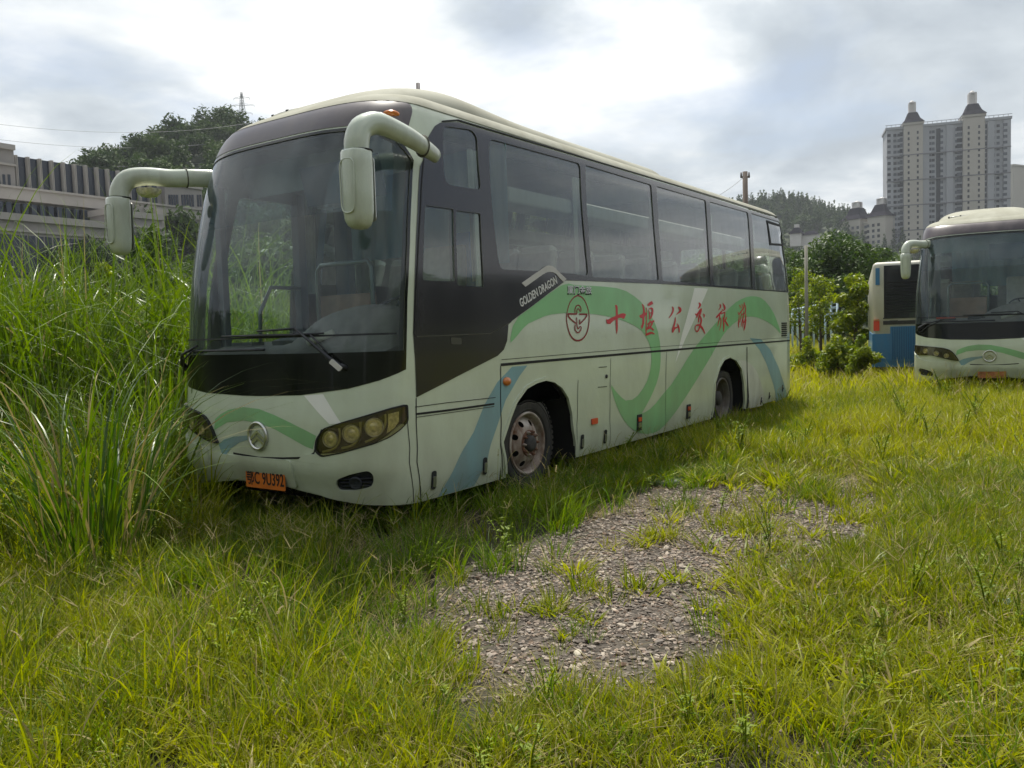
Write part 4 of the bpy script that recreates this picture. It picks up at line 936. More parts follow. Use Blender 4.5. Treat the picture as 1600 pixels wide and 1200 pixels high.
def ground_mat():
    m = mat('soil_and_gravel', (.07, .06, .035), .95); nt = m.node_tree; N = nt.nodes; L = nt.links; b = N['Principled BSDF']
    tc = N.new('ShaderNodeTexCoord')
    n1 = N.new('ShaderNodeTexNoise'); n1.inputs['Scale'].default_value = .9; n1.inputs['Detail'].default_value = 10; L.new(tc.outputs['Object'], n1.inputs[0])
    r = N.new('ShaderNodeValToRGB'); L.new(n1.outputs[0], r.inputs[0]); e = r.color_ramp.elements
    e[0].position = .35; e[0].color = (.020, .024, .008, 1); e[1].position = .65; e[1].color = (.055, .042, .022, 1)
    v = N.new('ShaderNodeTexVoronoi'); v.inputs['Scale'].default_value = 34; L.new(tc.outputs['Object'], v.inputs[0])
    hs = N.new('ShaderNodeSeparateColor'); L.new(v.outputs['Color'], hs.inputs[0])
    gr = N.new('ShaderNodeValToRGB'); L.new(hs.outputs[0], gr.inputs[0]); e = gr.color_ramp.elements; e[0].color = (.035, .028, .020, 1); e[1].color = (.12, .10, .08, 1)
    at_ = N.new('ShaderNodeAttribute'); at_.attribute_name = 'gravel'; at_.attribute_type = 'GEOMETRY'
    mx = N.new('ShaderNodeMix'); mx.data_type = 'RGBA'; L.new(at_.outputs['Fac'], mx.inputs[0]); L.new(r.outputs[0], mx.inputs[6]); L.new(gr.outputs[0], mx.inputs[7]); L.new(mx.outputs[2], b.inputs['Base Color'])
    bp = N.new('ShaderNodeBump'); bp.inputs['Strength'].default_value = .9; bp.inputs['Distance'].default_value = .02; L.new(v.outputs['Distance'], bp.inputs['Height']); bp.invert = True; L.new(bp.outputs[0], b.inputs['Normal'])
    return m
def make_ground():
    # one sheet: fine near the camera, reaching past the hills
    a = np.concatenate([-np.geomspace(1500, 40, 14), np.linspace(-36, 36, 145), np.geomspace(40, 1500, 14)])
    X, Y = np.meshgrid(a+2, a+1, indexing='ij'); x = X.ravel(); y = Y.ravel(); z = ground_h(x, y); n = len(a)
    i, j = np.meshgrid(np.arange(n-1), np.arange(n-1), indexing='ij'); i = i.ravel(); j = j.ravel(); f = np.stack([i*n+j, (i+1)*n+j, (i+1)*n+j+1, i*n+j+1], 1)
    me = bpy.data.meshes.new('ground'); me.from_pydata(np.stack([x, y, z], 1).tolist(), [], f.tolist()); me.materials.append(ground_mat())
    g = np.clip(.5-gdist(x, y)/.5, 0, 1); at_ = me.attributes.new('gravel', 'FLOAT', 'POINT'); at_.data.foreach_set('value', g.astype(np.float32))
    me.polygons.foreach_set('use_smooth', [True]*len(f)); me.update()
    o = bpy.data.objects.new('ground', me); COL.objects.link(o); tag(o, kind='structure'); return o
make_ground()
# ------------------------------------------------------------------ vegetation sources
GRASS = leafmat('grass_blade', (.036, .098, .006), (.36, .365, .012), .45, .45, .3)
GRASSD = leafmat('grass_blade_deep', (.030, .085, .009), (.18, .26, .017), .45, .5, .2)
STRAW = leafmat('dry_straw', (.26, .21, .09), (.42, .36, .18), .3, .7, .2)
REED = leafmat('reed_blade', (.026, .072, .009), (.165, .24, .020), .36, .4, .5)
HERB = leafmat('herb_leaf', (.06, .13, .012), (.25, .32, .020), .4, .5, .2)
def mesh_rnd(name, V, F, rnd, mats, mi=None, smooth=True):
    me = bpy.data.meshes.new(name); me.from_pydata([tuple(v) for v in V], [], [tuple(f) for f in F])
    for m in mats: me.materials.append(m)
    a = me.attributes.new('rnd', 'FLOAT', 'POINT'); a.data.foreach_set('value', np.asarray(rnd, np.float32))
    if mi is not None: me.polygons.foreach_set('material_index', mi)
    me.polygons.foreach_set('use_smooth', [smooth]*len(F)); me.update(); return me
def blades(n, h, spread, w, lean=.35, curl=.5, seg_=4, straw=.08, rs=None, tone=(0, .6), droop=0, base=None):
    """grass blades as curved tapering ribbons; returns V, F, rnd, material index"""
    V, F, C, MI = [], [], [], []
    rs = rs or random
    for _ in range(n):
        a = rs.uniform(0, 6.283); r = spread*math.sqrt(rs.random()); bx, by = r*math.cos(a), r*math.sin(a)
        hh = h*rs.uniform(.45, 1.1); ww = w*rs.uniform(.6, 1.25); az = a+rs.uniform(-1.2, 1.2); ln = lean*rs.uniform(.2, 1.3); cu = curl*rs.uniform(0, 1.3); tw = rs.uniform(-.8, .8)
        st = rs.random() < straw; c = rs.uniform(*tone); o = len(V)
        ax = az+1.57+tw
        for k in range(seg_+1):
            t = k/seg_; out = hh*(ln*t+cu*t*t*t*.8); zz = hh*t*(1-.12*ln)-hh*cu*.38*t**3-droop*hh*t**4
            px, py = bx+out*math.cos(az), by+out*math.sin(az); wd = ww/2*(1-t**1.6)*(.75+.5*min(1, t*3))
            aa = ax+tw*t
            if k == seg_: V.append((px, py, zz)); C.append(c)
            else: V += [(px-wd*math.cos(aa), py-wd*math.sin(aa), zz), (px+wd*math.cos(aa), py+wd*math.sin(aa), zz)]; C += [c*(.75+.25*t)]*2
        for k in range(seg_-1): q = o+2*k; F.append((q, q+1, q+3, q+2)); MI.append(int(st))
        q = o+2*(seg_-1); F.append((q, q+1, q+2)); MI.append(int(st))
    return V, F, C, MI
def stem(V, F, C, MI, path, r, m, c):
    o = len(V); n = 3
    for i, p in enumerate(path):
        for k in range(n): a = 2.094*k; V.append((p[0]+r*math.cos(a), p[1]+r*math.sin(a), p[2])); C.append(c)
    for i in range(len(path)-1):
        for k in range(n): F.append((o+i*n+k, o+i*n+(k+1) % n, o+(i+1)*n+(k+1) % n, o+(i+1)*n+k)); MI.append(m)
def leaf(V, F, C, MI, p, d, L_, w, m, c, up=.2):
    """one leaf: two quads folded along the rib"""
    d = Vector(d).normalized(); s = d.cross(Vector((0, 0, 1))); s = s.normalized() if s.length > .01 else Vector((1, 0, 0)); u = s.cross(d); p = Vector(p); o = len(V)
    V += [tuple(p), tuple(p+d*L_*.45+s*w/2+u*up*w), tuple(p+d*L_*.5), tuple(p+d*L_*.45-s*w/2+u*up*w), tuple(p+d*L_-u*L_*.12)]; C += [c]*5
    F += [(o, o+2, o+1), (o+2, o+4, o+1), (o, o+3, o+2), (o+2, o+3, o+4)]; MI += [m]*4
def herb(h, nl, L_, w, seed, branch=3):
    rs = random.Random(seed); V, F, C, MI = [], [], [], []
    for b in range(branch):
        az = rs.uniform(0, 6.28); ln = rs.uniform(.1, .45); hh = h*rs.uniform(.7, 1.05); P_ = [(math.cos(az)*ln*hh*t*t, math.sin(az)*ln*hh*t*t, hh*t) for t in np.linspace(0, 1, 5)]; stem(V, F, C, MI, P_, .004+.003*h, 0, .3)
        for k in range(nl):
            t = rs.uniform(.15, 1)**.8; x, y, z = (math.cos(az)*ln*hh*t*t, math.sin(az)*ln*hh*t*t, hh*t); a = k*2.4+rs.uniform(-.4, .4); s_ = (1.15-.6*t)*rs.uniform(.7, 1.2)
            leaf(V, F, C, MI, (x, y, z), (math.cos(a), math.sin(a), rs.uniform(-.1, .6)), L_*s_, w*s_, 0, rs.uniform(0, .6))
    return V, F, C, MI
def foxtail(h, seed):
    rs = random.Random(seed); V, F, C, MI = blades(10, h*.6, .04, .006, .5, .5, 4, .1, rs)
    for b in range(2):
        az = rs.uniform(0, 6.28); P_ = [(math.cos(az)*.22*h*t*t, math.sin(az)*.22*h*t*t, h*t*rs.uniform(.98, 1)) for t in np.linspace(0, 1, 6)]; stem(V, F, C, MI, P_, .0012, 0, .4)
        e = Vector(P_[-1]); d = (Vector(P_[-1])-Vector(P_[-2])).normalized(); sd = Vector((math.cos(az), math.sin(az), 0))
        for k in range(70):
            t = rs.random(); p = e+d*.055*t+sd*.03*t*t; a = rs.uniform(0, 6.28); q = Vector((math.cos(a), math.sin(a), .5)); L_ = .009*(1-.5*t)
            o = len(V); s_ = q.cross(d).normalized()*.0022; V += [tuple(p-s_), tuple(p+s_), tuple(p+q*L_)]; C += [.6]*3; F.append((o, o+1, o+2)); MI.append(1)
    return V, F, C, MI
def crab(h, seed):
    """crabgrass: thin stems ending in spreading finger-like spikes"""
    rs = random.Random(seed); V, F, C, MI = blades(8, h*.5, .08, .006, .7, .6, 4, .1, rs)
    for b in range(4):
        az = rs.uniform(0, 6.28); ln = rs.uniform(.1, .6); hh = h*rs.uniform(.7, 1.1); P_ = [(math.cos(az)*ln*hh*t, math.sin(az)*ln*hh*t, hh*t*(1.1-.1*t)) for t in np.linspace(0, 1, 5)]; stem(V, F, C, MI, P_, .0011, 1, .3)
        e = Vector(P_[-1])
        for k in range(rs.randint(4, 7)):
            a = rs.uniform(0, 6.28); d = Vector((math.cos(a), math.sin(a), rs.uniform(.2, 1.0))).normalized(); L_ = rs.uniform(.08, .14); stem(V, F, C, MI, [e, e+d*L_*.5, e+d*L_+Vector((0, 0, -.008))], .0012, 1, rs.uniform(.3, .9))
    return V, F, C, MI
SRC = bpy.data.collections.new('plant_sources')   # not linked to the scene: only instanced
def source(name, data, mats, smooth=True):
    V, F, C, MI = data; me = mesh_rnd(name, V, F, C, mats, MI, smooth); o = bpy.data.objects.new(name, me); return o
def scatter(name, objs, P, rot, scl, tone, idx=None, tilt=None):
    """one object that instances the given sources on points (things nobody could count)"""
    n = len(P); me = bpy.data.meshes.new(name); me.from_pydata(np.asarray(P).tolist(), [], [])
    def A(nm, ty, v):
        a = me.attributes.new(nm, ty, 'POINT'); a.data.foreach_set('vector' if ty == 'FLOAT_VECTOR' else 'value', np.asarray(v, np.int32 if ty == 'INT' else np.float32).ravel())
    idx = rng.integers(0, len(objs), n) if idx is None else idx
    tl = np.zeros((n, 2)) if tilt is None else tilt
    A('src', 'INT', idx); A('rot', 'FLOAT_VECTOR', np.stack([tl[:, 0], tl[:, 1], rot], 1)); A('scl', 'FLOAT', scl); A('tone', 'FLOAT', tone)
    c = bpy.data.collections.new(name+'_sources')
    for o in objs: c.objects.link(o)
    ng = bpy.data.node_groups.new(name, 'GeometryNodeTree'); ng.interface.new_socket('Geometry', in_out='INPUT', socket_type='NodeSocketGeometry'); ng.interface.new_socket('Geometry', in_out='OUTPUT', socket_type='NodeSocketGeometry')
    N = ng.nodes; L = ng.links; gi = N.new('NodeGroupInput'); go = N.new('NodeGroupOutput'); ip = N.new('GeometryNodeInstanceOnPoints'); ci = N.new('GeometryNodeCollectionInfo')
    ci.inputs['Collection'].default_value = c; ci.inputs['Separate Children'].default_value = True; ci.inputs['Reset Children'].default_value = True; ip.inputs['Pick Instance'].default_value = True
    def NA(nm, ty):
        a = N.new('GeometryNodeInputNamedAttribute'); a.data_type = ty; a.inputs[0].default_value = nm; return a.outputs[0]
    L.new(gi.outputs[0], ip.inputs['Points']); L.new(ci.outputs[0], ip.inputs['Instance']); L.new(NA('src', 'INT'), ip.inputs['Instance Index'])
    er = N.new('FunctionNodeEulerToRotation'); L.new(NA('rot', 'FLOAT_VECTOR'), er.inputs[0]); L.new(er.outputs[0], ip.inputs['Rotation'])
    cx = N.new('ShaderNodeCombineXYZ'); s_ = NA('scl', 'FLOAT')
    for k in range(3): L.new(s_, cx.inputs[k])
    L.new(cx.outputs[0], ip.inputs['Scale']); L.new(ip.outputs[0], go.inputs[0])
    o = bpy.data.objects.new(name, me); COL.objects.link(o); md = o.modifiers.new('instances', 'NODES'); md.node_group = ng; return o
def rand_fan(n, z0, z1, margin=1.5, half=.66):
    """area-uniform points over the visible fan between two depths"""
    Z = np.sqrt(rng.uniform(z0*z0, z1*z1, n)); hw = half*Z+margin; X = rng.uniform(-1, 1, n)*hw; x, y = wxy(Z, X); return x, y, Z, X
def under_coach(x, y, m=.0): return (x > .25-m) & (x < BL+m) & (y > .12-m) & (y < 2*BW-.12+m)
random.seed(3)
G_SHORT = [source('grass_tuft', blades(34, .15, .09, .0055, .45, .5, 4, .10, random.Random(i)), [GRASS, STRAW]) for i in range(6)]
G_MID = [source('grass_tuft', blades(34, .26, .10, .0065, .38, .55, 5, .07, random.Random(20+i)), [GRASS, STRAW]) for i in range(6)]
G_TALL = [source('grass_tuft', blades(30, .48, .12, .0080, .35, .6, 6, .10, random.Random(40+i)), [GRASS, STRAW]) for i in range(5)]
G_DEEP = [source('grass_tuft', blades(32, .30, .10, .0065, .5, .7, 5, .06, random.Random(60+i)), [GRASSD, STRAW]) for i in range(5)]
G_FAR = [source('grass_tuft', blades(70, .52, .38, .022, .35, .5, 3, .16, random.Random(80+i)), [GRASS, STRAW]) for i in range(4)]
HERBS = [source('herb', herb(.34, 14, .07, .022, i), [HERB]) for i in range(4)]
HERB_BIG = [source('herb', herb(.75, 30, .12, .035, 10+i, 4), [HERB]) for i in range(4)]
FOX = [source('foxtail', foxtail(.42, i), [GRASS, STRAW]) for i in range(3)]
CRAB = [source('crabgrass', crab(.30, i), [GRASSD, STRAW]) for i in range(4)]
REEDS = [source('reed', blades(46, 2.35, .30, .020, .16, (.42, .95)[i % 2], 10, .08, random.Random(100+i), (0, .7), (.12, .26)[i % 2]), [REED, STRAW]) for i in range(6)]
# zones --------------------------------------------------------------
def left_wild(Z, X):   # the thicket left of the coach
    u = 800+FPX*X/Z; return (u < 300)
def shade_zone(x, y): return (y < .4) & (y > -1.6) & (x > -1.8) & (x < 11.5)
def place(kind, n, z0, z1, fn, sc=(.75, 1.25), tone=(0, .45), name='grass', margin=1.5, half=.66):
    x, y, Z, X = rand_fan(n, z0, z1, margin, half); pr = fn(x, y, Z, X); k = rng.random(n) < pr
    x, y, Z, X = x[k], y[k], Z[k], X[k]; m = len(x)
    tn = vnoise(x, y, .55, 5)*.45+vnoise(x, y, 2.1, 6)*.35; t = tone[0]+(tone[1]-tone[0])*tn/.8*rng.uniform(.7, 1.3, m)
    s = rng.uniform(*sc, m)*(.75+.5*vnoise(x, y, .8, 9))
    return kind, np.stack([x, y, ground_h(x, y)-.005], 1), rng.uniform(0, 6.283, m), s, t
def commit(name, sets, label=None):
    objs = []; P, Rr, Sc, T, I = [], [], [], [], []
    seen = {}
    for kind, p, r, s, t in sets:
        if id(kind) not in seen: seen[id(kind)] = len(objs); objs += [k_.copy() for k_ in kind]
        o = seen[id(kind)]
        P.append(p); Rr.append(r); Sc.append(s); T.append(t); I.append(rng.integers(0, len(kind), len(p))+o)
    # collection children are sorted by name: give the sources sortable names
    for k, ob in enumerate(objs): ob.name = '%s_source_%02d' % (name, k)
    n = sum(len(p) for p in P)
    o = scatter(name, objs, np.concatenate(P), np.concatenate(Rr), np.concatenate(Sc), np.concatenate(T), np.concatenate(I), rng.normal(0, .07, (n, 2)))
    return tag(o, label, kind='stuff')
QD = 1.0
def d_gravel(x, y):
    g = gdist(x, y); edge = np.clip((g+.10+.6*(vnoise(x, y, 2.2, 3)-.5))/.4, 0, 1); patches = (vnoise(x, y, 2.3, 4) > .64)*.40*vnoise(x, y, 6, 8)
    return np.maximum(edge, patches+.02)
def f_lawn(x, y, Z, X):
    d = d_gravel(x, y)*(~under_coach(x, y)); return d*np.where(left_wild(Z, X) & (Z > 6.6), .25, 1)*np.where(shade_zone(x, y), .75, 1)*(.50+.50*(vnoise(x, y, 4.2, 12) > .38))*(.65+.35*(vnoise(x, y, 1.3, 13) > .30))
G_LEAFY = [source('leafy_grass', blades(26, .11, .07, .012, .9, .7, 4, .10, random.Random(400+i)), [GRASS, STRAW]) for i in range(5)]
sets = []
sets.append(place(G_LEAFY, 6500, 2.2, 9, lambda x, y, Z, X: np.maximum(f_lawn(x, y, Z, X), .03)*(~shade_zone(x, y)), (.7, 1.5), (.1, .8), half=.72))
sets.append(place(G_LEAFY, 4500, 8, 16, lambda x, y, Z, X: f_lawn(x, y, Z, X), (1.2, 2.4), (.1, .9)))
sets.append(place(G_SHORT, int(6500*QD), 2.2, 9, lambda x, y, Z, X: f_lawn(x, y, Z, X)*(~shade_zone(x, y)), (.8, 1.4), (.0, .6), half=.72))
sets.append(place(G_MID, int(6200*QD), 2.2, 10, lambda x, y, Z, X: f_lawn(x, y, Z, X)*np.where(shade_zone(x, y), .25, .8)*(vnoise(x, y, .7, 21) > .30), (.5, 1.05), (-.1, .5), half=.72))
sets.append(place(G_DEEP, int(2600*QD), 2.2, 9, lambda x, y, Z, X: f_lawn(x, y, Z, X)*(vnoise(x, y, .9, 41) > .45), (.5, 1.0), (.0, .5), half=.72))
sets.append(place(G_TALL, int(1500*QD), 3.0, 10, lambda x, y, Z, X: f_lawn(x, y, Z, X)*np.where((X < -.22*Z) & (Z < 6.8), 1.6, .10), (.7, 1.1), (.0, .4)))
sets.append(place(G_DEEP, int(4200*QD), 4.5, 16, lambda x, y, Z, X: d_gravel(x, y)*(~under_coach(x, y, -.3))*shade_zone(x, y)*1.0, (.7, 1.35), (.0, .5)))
sets.append(place(G_DEEP, 2500, 4.5, 9, lambda x, y, Z, X: ((x > -1.5) & (x < .55) & (y > .2) & (y < 3.6))*1.0, (.7, 1.3), (-.1, .3)))
sets.append(place(G_MID, int(9000*QD), 9, 17, lambda x, y, Z, X: f_lawn(x, y, Z, X)*.85, (.9, 1.6), (.1, .7)))
sets.append(place(G_TALL, int(2600*QD), 10, 20, lambda x, y, Z, X: f_lawn(x, y, Z, X)*.5, (.7, 1.15), (.1, .7)))
sets.append(place(G_FAR, int(7500*QD), 16, 50, lambda x, y, Z, X: f_lawn(x, y, Z, X), (.7, 1.25), (.25, .95), half=.75))
x_ = None
sets.append(place(G_FAR, 2600, 2, 24, lambda x, y, Z, X: 1.0*(Z > 0), (.7, 1.1), (.2, .8), half=3.0)); q_ = sets[-1]
sets[-1] = (q_[0], *[a[(lambda c: (c[0] < -1) | (np.abs(c[1]) > .75*np.abs(c[0])+3))(cz(q_[1][:, 0]-0, q_[1][:, 1]))] for a in q_[1:]])
sets.append(place(G_FAR, int(3000*QD), 45, 110, lambda x, y, Z, X: 1.0*(Z > 0), (1.3, 2.2), (.2, .8), half=.8))
_n = 2600; _a = rng.uniform(0, 6.283, _n); _r = np.sqrt(rng.uniform(2.5**2, 26**2, _n)); _x = CC[0]+_r*np.cos(_a); _y = CC[1]+_r*np.sin(_a); _Z, _X = cz(_x, _y); _k = _Z < -.5
sets.append((G_FAR, np.stack([_x, _y, ground_h(_x, _y)], 1)[_k], rng.uniform(0, 6.28, _k.sum()), rng.uniform(.7, 1.1, _k.sum()), rng.uniform(.1, .7, _k.sum())))
THATCH = [source('thatch', blades(26, .16, .12, .0045, 1.7, .2, 4, .75, random.Random(300+i)), [GRASS, STRAW]) for i in range(4)]
sets.append(place(THATCH, 3000, 2.2, 10, lambda x, y, Z, X: np.minimum(1, d_gravel(x, y)+.10)*(vnoise(x, y, 1.4, 51) > .4)*(~under_coach(x, y)), (.6, 1.3), half=.72))
commit('grass', sets)
S2_ = [place(CRAB, 420, 4.5, 10, lambda x, y, Z, X: ((x < .5) & (x > -1.4) & (y > -1.4) & (y < 2.7))*.8+.05*d_gravel(x, y), (.7, 1.2)), place(CRAB, 260, 2.5, 8, lambda x, y, Z, X: d_gravel(x, y)*.3)]
commit('crabgrass', S2_)
commit('foxtail_grass', [place(FOX, 420, 3.2, 9, lambda x, y, Z, X: d_gravel(x, y)*.35*(~under_coach(x, y)), (.7, 1.1)), place(FOX, 700, 9, 18, lambda x, y, Z, X: f_lawn(x, y, Z, X)*.5, (.9, 1.4))])
commit('leafy_weeds', [place(HERBS, 850, 2.4, 10, lambda x, y, Z, X: np.maximum(d_gravel(x, y)*.35, .10)*(~under_coach(x, y)), (.4, 1.0), (.1, .8)),
  place(HERB_BIG, 900, 5.2, 11, lambda x, y, Z, X: (left_wild(Z, X) & (Z > 6.2))*.95*(~under_coach(x, y)), (.6, 1.2), (.0, .7)),
  place(HERB_BIG, 300, 5.5, 9, lambda x, y, Z, X: ((x > -.9) & (x < .5) & (y > 1.5) & (y < 3.6))*.9, (.45, .85), (.0, .25)),
  place(HERBS, 1500, 9, 18, lambda x, y, Z, X: f_lawn(x, y, Z, X)*.3, (.8, 1.5))])
def f_reed(x, y, Z, X):
    u = 800+FPX*X/Z; return (((u < 335) & (Z > 9.0)) | ((u < 700) & (y > 2*BW+1.6) & (Z > 9)))*(~under_coach(x, y, 1.2))*(.35+.65*(vnoise(x, y, .5, 31) > .35))
commit('tall_reeds', [place(REEDS, 1500, 8.8, 17, lambda x, y, Z, X: f_reed(x, y, Z, X), (1.12, 1.6), (.0, .6), half=.75),
  place(REEDS, 420, 7.3, 9.5, lambda x, y, Z, X: ((800+FPX*X/Z) < 275)*.8, (.45, .80), (.0, .7), half=.75),
  place(G_TALL, 2600, 6.4, 10.5, lambda x, y, Z, X: left_wild(Z, X)*(~under_coach(x, y, .3))*.9, (1.2, 2.2), (.0, .6), half=.75),
  place(REEDS, 400, 16, 24, lambda x, y, Z, X: f_reed(x, y, Z, X), (.9, 1.2), (.0, .5), half=.75)])
def reed_clump(px, Z, n, h, seed, label, spread=.38):
    p = base(px, Z); o = source('reed_clump', blades(n, h, spread, .017, .30, .75, 11, .13, random.Random(seed), (0, 1.0), .14), [REED, STRAW]); COL.objects.link(o); o.location = p; return tag(o, label, 'reed clump')
reed_clump(150, 6.0, 190, 2.15, 5, 'large arching clump of tall reeds with brown dead leaves, left of the coach nose')
reed_clump(40, 7.2, 70, 1.7, 6, 'smaller reed clump at the left edge of the photo with bleached leaning leaves', .3)
# pebbles ------------------------------------------------------------
def pebble(seed):
    rs = random.Random(seed); bm = bmesh.new(); bmesh.ops.create_icosphere(bm, subdivisions=1, radius=.5)
    for v in bm.verts: v.co = Vector((v.co.x*rs.uniform(.9, 1.2), v.co.y*rs.uniform(.6, .9), v.co.z*rs.uniform(.3, .5)))*rs.uniform(.88, 1.12)
    V = [tuple(v.co) for v in bm.verts]; F = [[v.index for v in f.verts] for f in bm.faces]; bm.free(); return V, F, [.0]*len(V), [0]*len(F)
def stone_mat(name, c1, c2):
    m = leafmat(name, c1, c2, 0.0, .85, .3); return m
PEB = [source('pebble', pebble(i), [stone_mat('pebble_%d' % i, ((.07, .05, .035), (.11, .07, .045), (.06, .045, .035), (.13, .10, .07), (.08, .06, .045))[i], ((.34, .28, .23), (.35, .27, .21), (.25, .22, .19), (.44, .38, .31), (.30, .26, .22))[i])], False) for i in range(5)]
x, y, Z, X = rand_fan(125000, 2.6, 9.5, .3, .62); g = gdist(x, y); k = rng.random(len(x)) < np.clip(.75-g/.45, .0, 1)*np.where(g > 0, .5, 1); k |= (rng.random(len(x)) < .035)&(Z < 8)
x, y, Z = x[k], y[k], Z[k]; n = len(x); s = np.clip(rng.lognormal(math.log(.020), .42, n), .008, .060)
ob = scatter('gravel', PEB, np.stack([x, y, ground_h(x, y)+s*.10], 1), rng.uniform(0, 6.28, n), s, rng.uniform(0, 1, n)*.95, None, rng.normal(0, .22, (n, 2))); tag(ob, kind='stuff')
# ------------------------------------------------------------------ trees
CROWN = leafmat('tree_leaf', (.028, .065, .014), (.10, .155, .025), .28, .55, .35)
CROWN_L = leafmat('tree_leaf_light', (.08, .14, .014), (.31, .35, .035), .45, .5, .35)
CROWN_F = leafmat('forest_leaf', (.022, .048, .016), (.065, .105, .026), .2, .7, .2)
mat('bark', (.09, .07, .05), .9, var=.3, vscale=12, bump=.4)
def crown_mesh(blobs, n, ls, seed, mats, hollow=.45, flat=.75):
    """n leaf clusters spread through a set of ellipsoids; every leaf is its own small face"""
    r = np.random.default_rng(seed); w = np.array([b[3]*b[4]*b[5] for b in blobs])**.7; w /= w.sum(); bi = r.choice(len(blobs), n, p=w); B = np.array(blobs)[bi]
    d = r.normal(size=(n, 3)); d /= np.linalg.norm(d, axis=1, keepdims=True); rad = hollow+(1-hollow)*r.random(n)**.6
    # ragged edge: push clumps in and out
    rag = .72+.45*vnoise(d[:, 0]*2+bi*3.1, d[:, 1]*2+d[:, 2]*2.7, 1.6, seed)
    c = B[:, :3]+d*B[:, 3:6]*(rad*rag)[:, None]
    nrm = d*.6+r.normal(size=(n, 3))*.7; nrm[:, 2] += .35; nrm /= np.linalg.norm(nrm, axis=1, keepdims=True)
    a = np.cross(nrm, r.normal(size=(n, 3))); a /= np.linalg.norm(a, axis=1, keepdims=True); b = np.cross(nrm, a); s = ls*r.uniform(.55, 1.3, n)[:, None]
    V = np.stack([c-a*s, c-b*s*.5*flat+nrm*s*.15, c+a*s, c+b*s*.5*flat+nrm*s*.15], 1).reshape(-1, 3); F = np.arange(4*n).reshape(n, 4)
    clump = vnoise(c[:, 0]*.9, c[:, 1]*.9+c[:, 2], 1.3/max(.3, B[:, 3].mean()*.5), seed+3); rn = np.repeat(np.clip(clump*.7+r.uniform(-.15, .3, n), 0, 1), 4)
    me = bpy.data.meshes.new('crown'); me.vertices.add(len(V)); me.vertices.foreach_set('co', V.ravel()); me.loops.add(4*n); me.loops.foreach_set('vertex_index', F.ravel()); me.polygons.add(n)
    me.polygons.foreach_set('loop_start', np.arange(n)*4); me.polygons.foreach_set('loop_total', np.full(n, 4)); me.materials.append(mats); a_ = me.attributes.new('rnd', 'FLOAT', 'POINT'); a_.data.foreach_set('value', rn.astype(np.float32)); me.update(); return me
def tree(p, h, w, label, cat='tree', kind='round', n=5000, ls=.13, m=None, seed=1, group=None, trunk_vis=.25, tr=None, name='tree'):
    root = empty(name, p); rs = random.Random(seed); tag(root, label, cat, group); blobs = []
    tr = tr or h*.022; limbs = MB(); top = Vector((rs.uniform(-.1, .1)*w, rs.uniform(-.1, .1)*w, h*.8))
    limbs.tube([(0, 0, -.1), (rs.uniform(-.05, .05)*w, 0, h*.25), (top.x*.6, top.y*.6, h*.5), tuple(top)], [tr*1.3, tr, tr*.7, tr*.2], 8)
    nb = 9 if kind != 'conifer' else 8
    for k in range(nb):
        a = k*2.4+rs.uniform(-.4, .4); t = trunk_vis+(1-trunk_vis)*(k+.5)/nb
        if kind == 'conifer': ww = w*.5*(1.05-t)*rs.uniform(.8, 1.1)
        elif kind == 'bush': ww = w*.42*rs.uniform(.6, 1.1)
        else: ww = w*.5*math.sin(math.pi*min(1, (t-trunk_vis)/(1-trunk_vis)*.85+.12))*rs.uniform(.7, 1.05)
        e = Vector((math.cos(a)*ww, math.sin(a)*ww, h*(t if kind != 'bush' else rs.uniform(.25, .75)))); s_ = Vector((top.x*t, top.y*t, h*max(.12, t-.22)))
        limbs.tube([s_, s_.lerp(e, .55)+Vector((0, 0, -.02*h)), e], [tr*.55*(1.1-t), tr*.35*(1.1-t), tr*.08], 5)
        r_ = w*rs.uniform(.20, .30)*(1.0 if kind != 'conifer' else (1.15-t)); blobs.append((e.x*.85, e.y*.85, e.z, r_, r_, r_*rs.uniform(.6, .85)*(1 if kind != 'conifer' else .6)))
    blobs.append((top.x, top.y, h*.86, w*.17, w*.17, h*.14)); blobs.append((0, 0, h*(.55+.2*trunk_vis), w*.28, w*.28, h*.26*(1-trunk_vis)))
    limbs.build('trunk', MATS['bark'], root); me = crown_mesh(blobs, n, ls, seed, m or CROWN); c = bpy.data.objects.new('crown', me); COL.objects.link(c); c.parent = root; return root
# middle distance, right of the coach: px, depth, height from top row, width in px, ...
def tree_px(px, Z, vtop, wpx, label, **k):
    p = base(px, Z); vh = 491+.031*(1698-px); h = CC[2]+(vh-vtop)/FPX*Z; return tree(p, h, wpx/FPX*Z, label, **k)
tree_px(1252, 34, 424, 60, 'thin young tree with an open pale green crown just right of the coach tail', n=1500, ls=.085, m=CROWN_L, seed=2, trunk_vis=.35, tr=.05)
tree_px(1283, 31, 432, 62, 'young tree with forked dark trunk and airy olive crown, second from the coach tail', n=1600, ls=.08, m=CROWN_L, seed=3, trunk_vis=.35, tr=.05)
tree_px(1336, 29, 432, 62, 'bushy bright green tree standing left of the blue and white bus', n=2800, ls=.095, m=CROWN_L, seed=4, trunk_vis=.12, tr=.06)
tree_px(1310, 56, 386, 150, 'large rounded dark green tree behind the young trees, below the hill', n=9000, ls=.19, seed=5, trunk_vis=.1)
tree_px(1262, 62, 404, 90, 'rounded mid green tree beside the pale pole, right of the coach tail', n=6000, ls=.19, seed=6, trunk_vis=.1)
tree_px(1375, 75, 392, 80, 'dark tree showing over the roof of the blue and white bus', n=5000, ls=.22, seed=7, trunk_vis=.1)
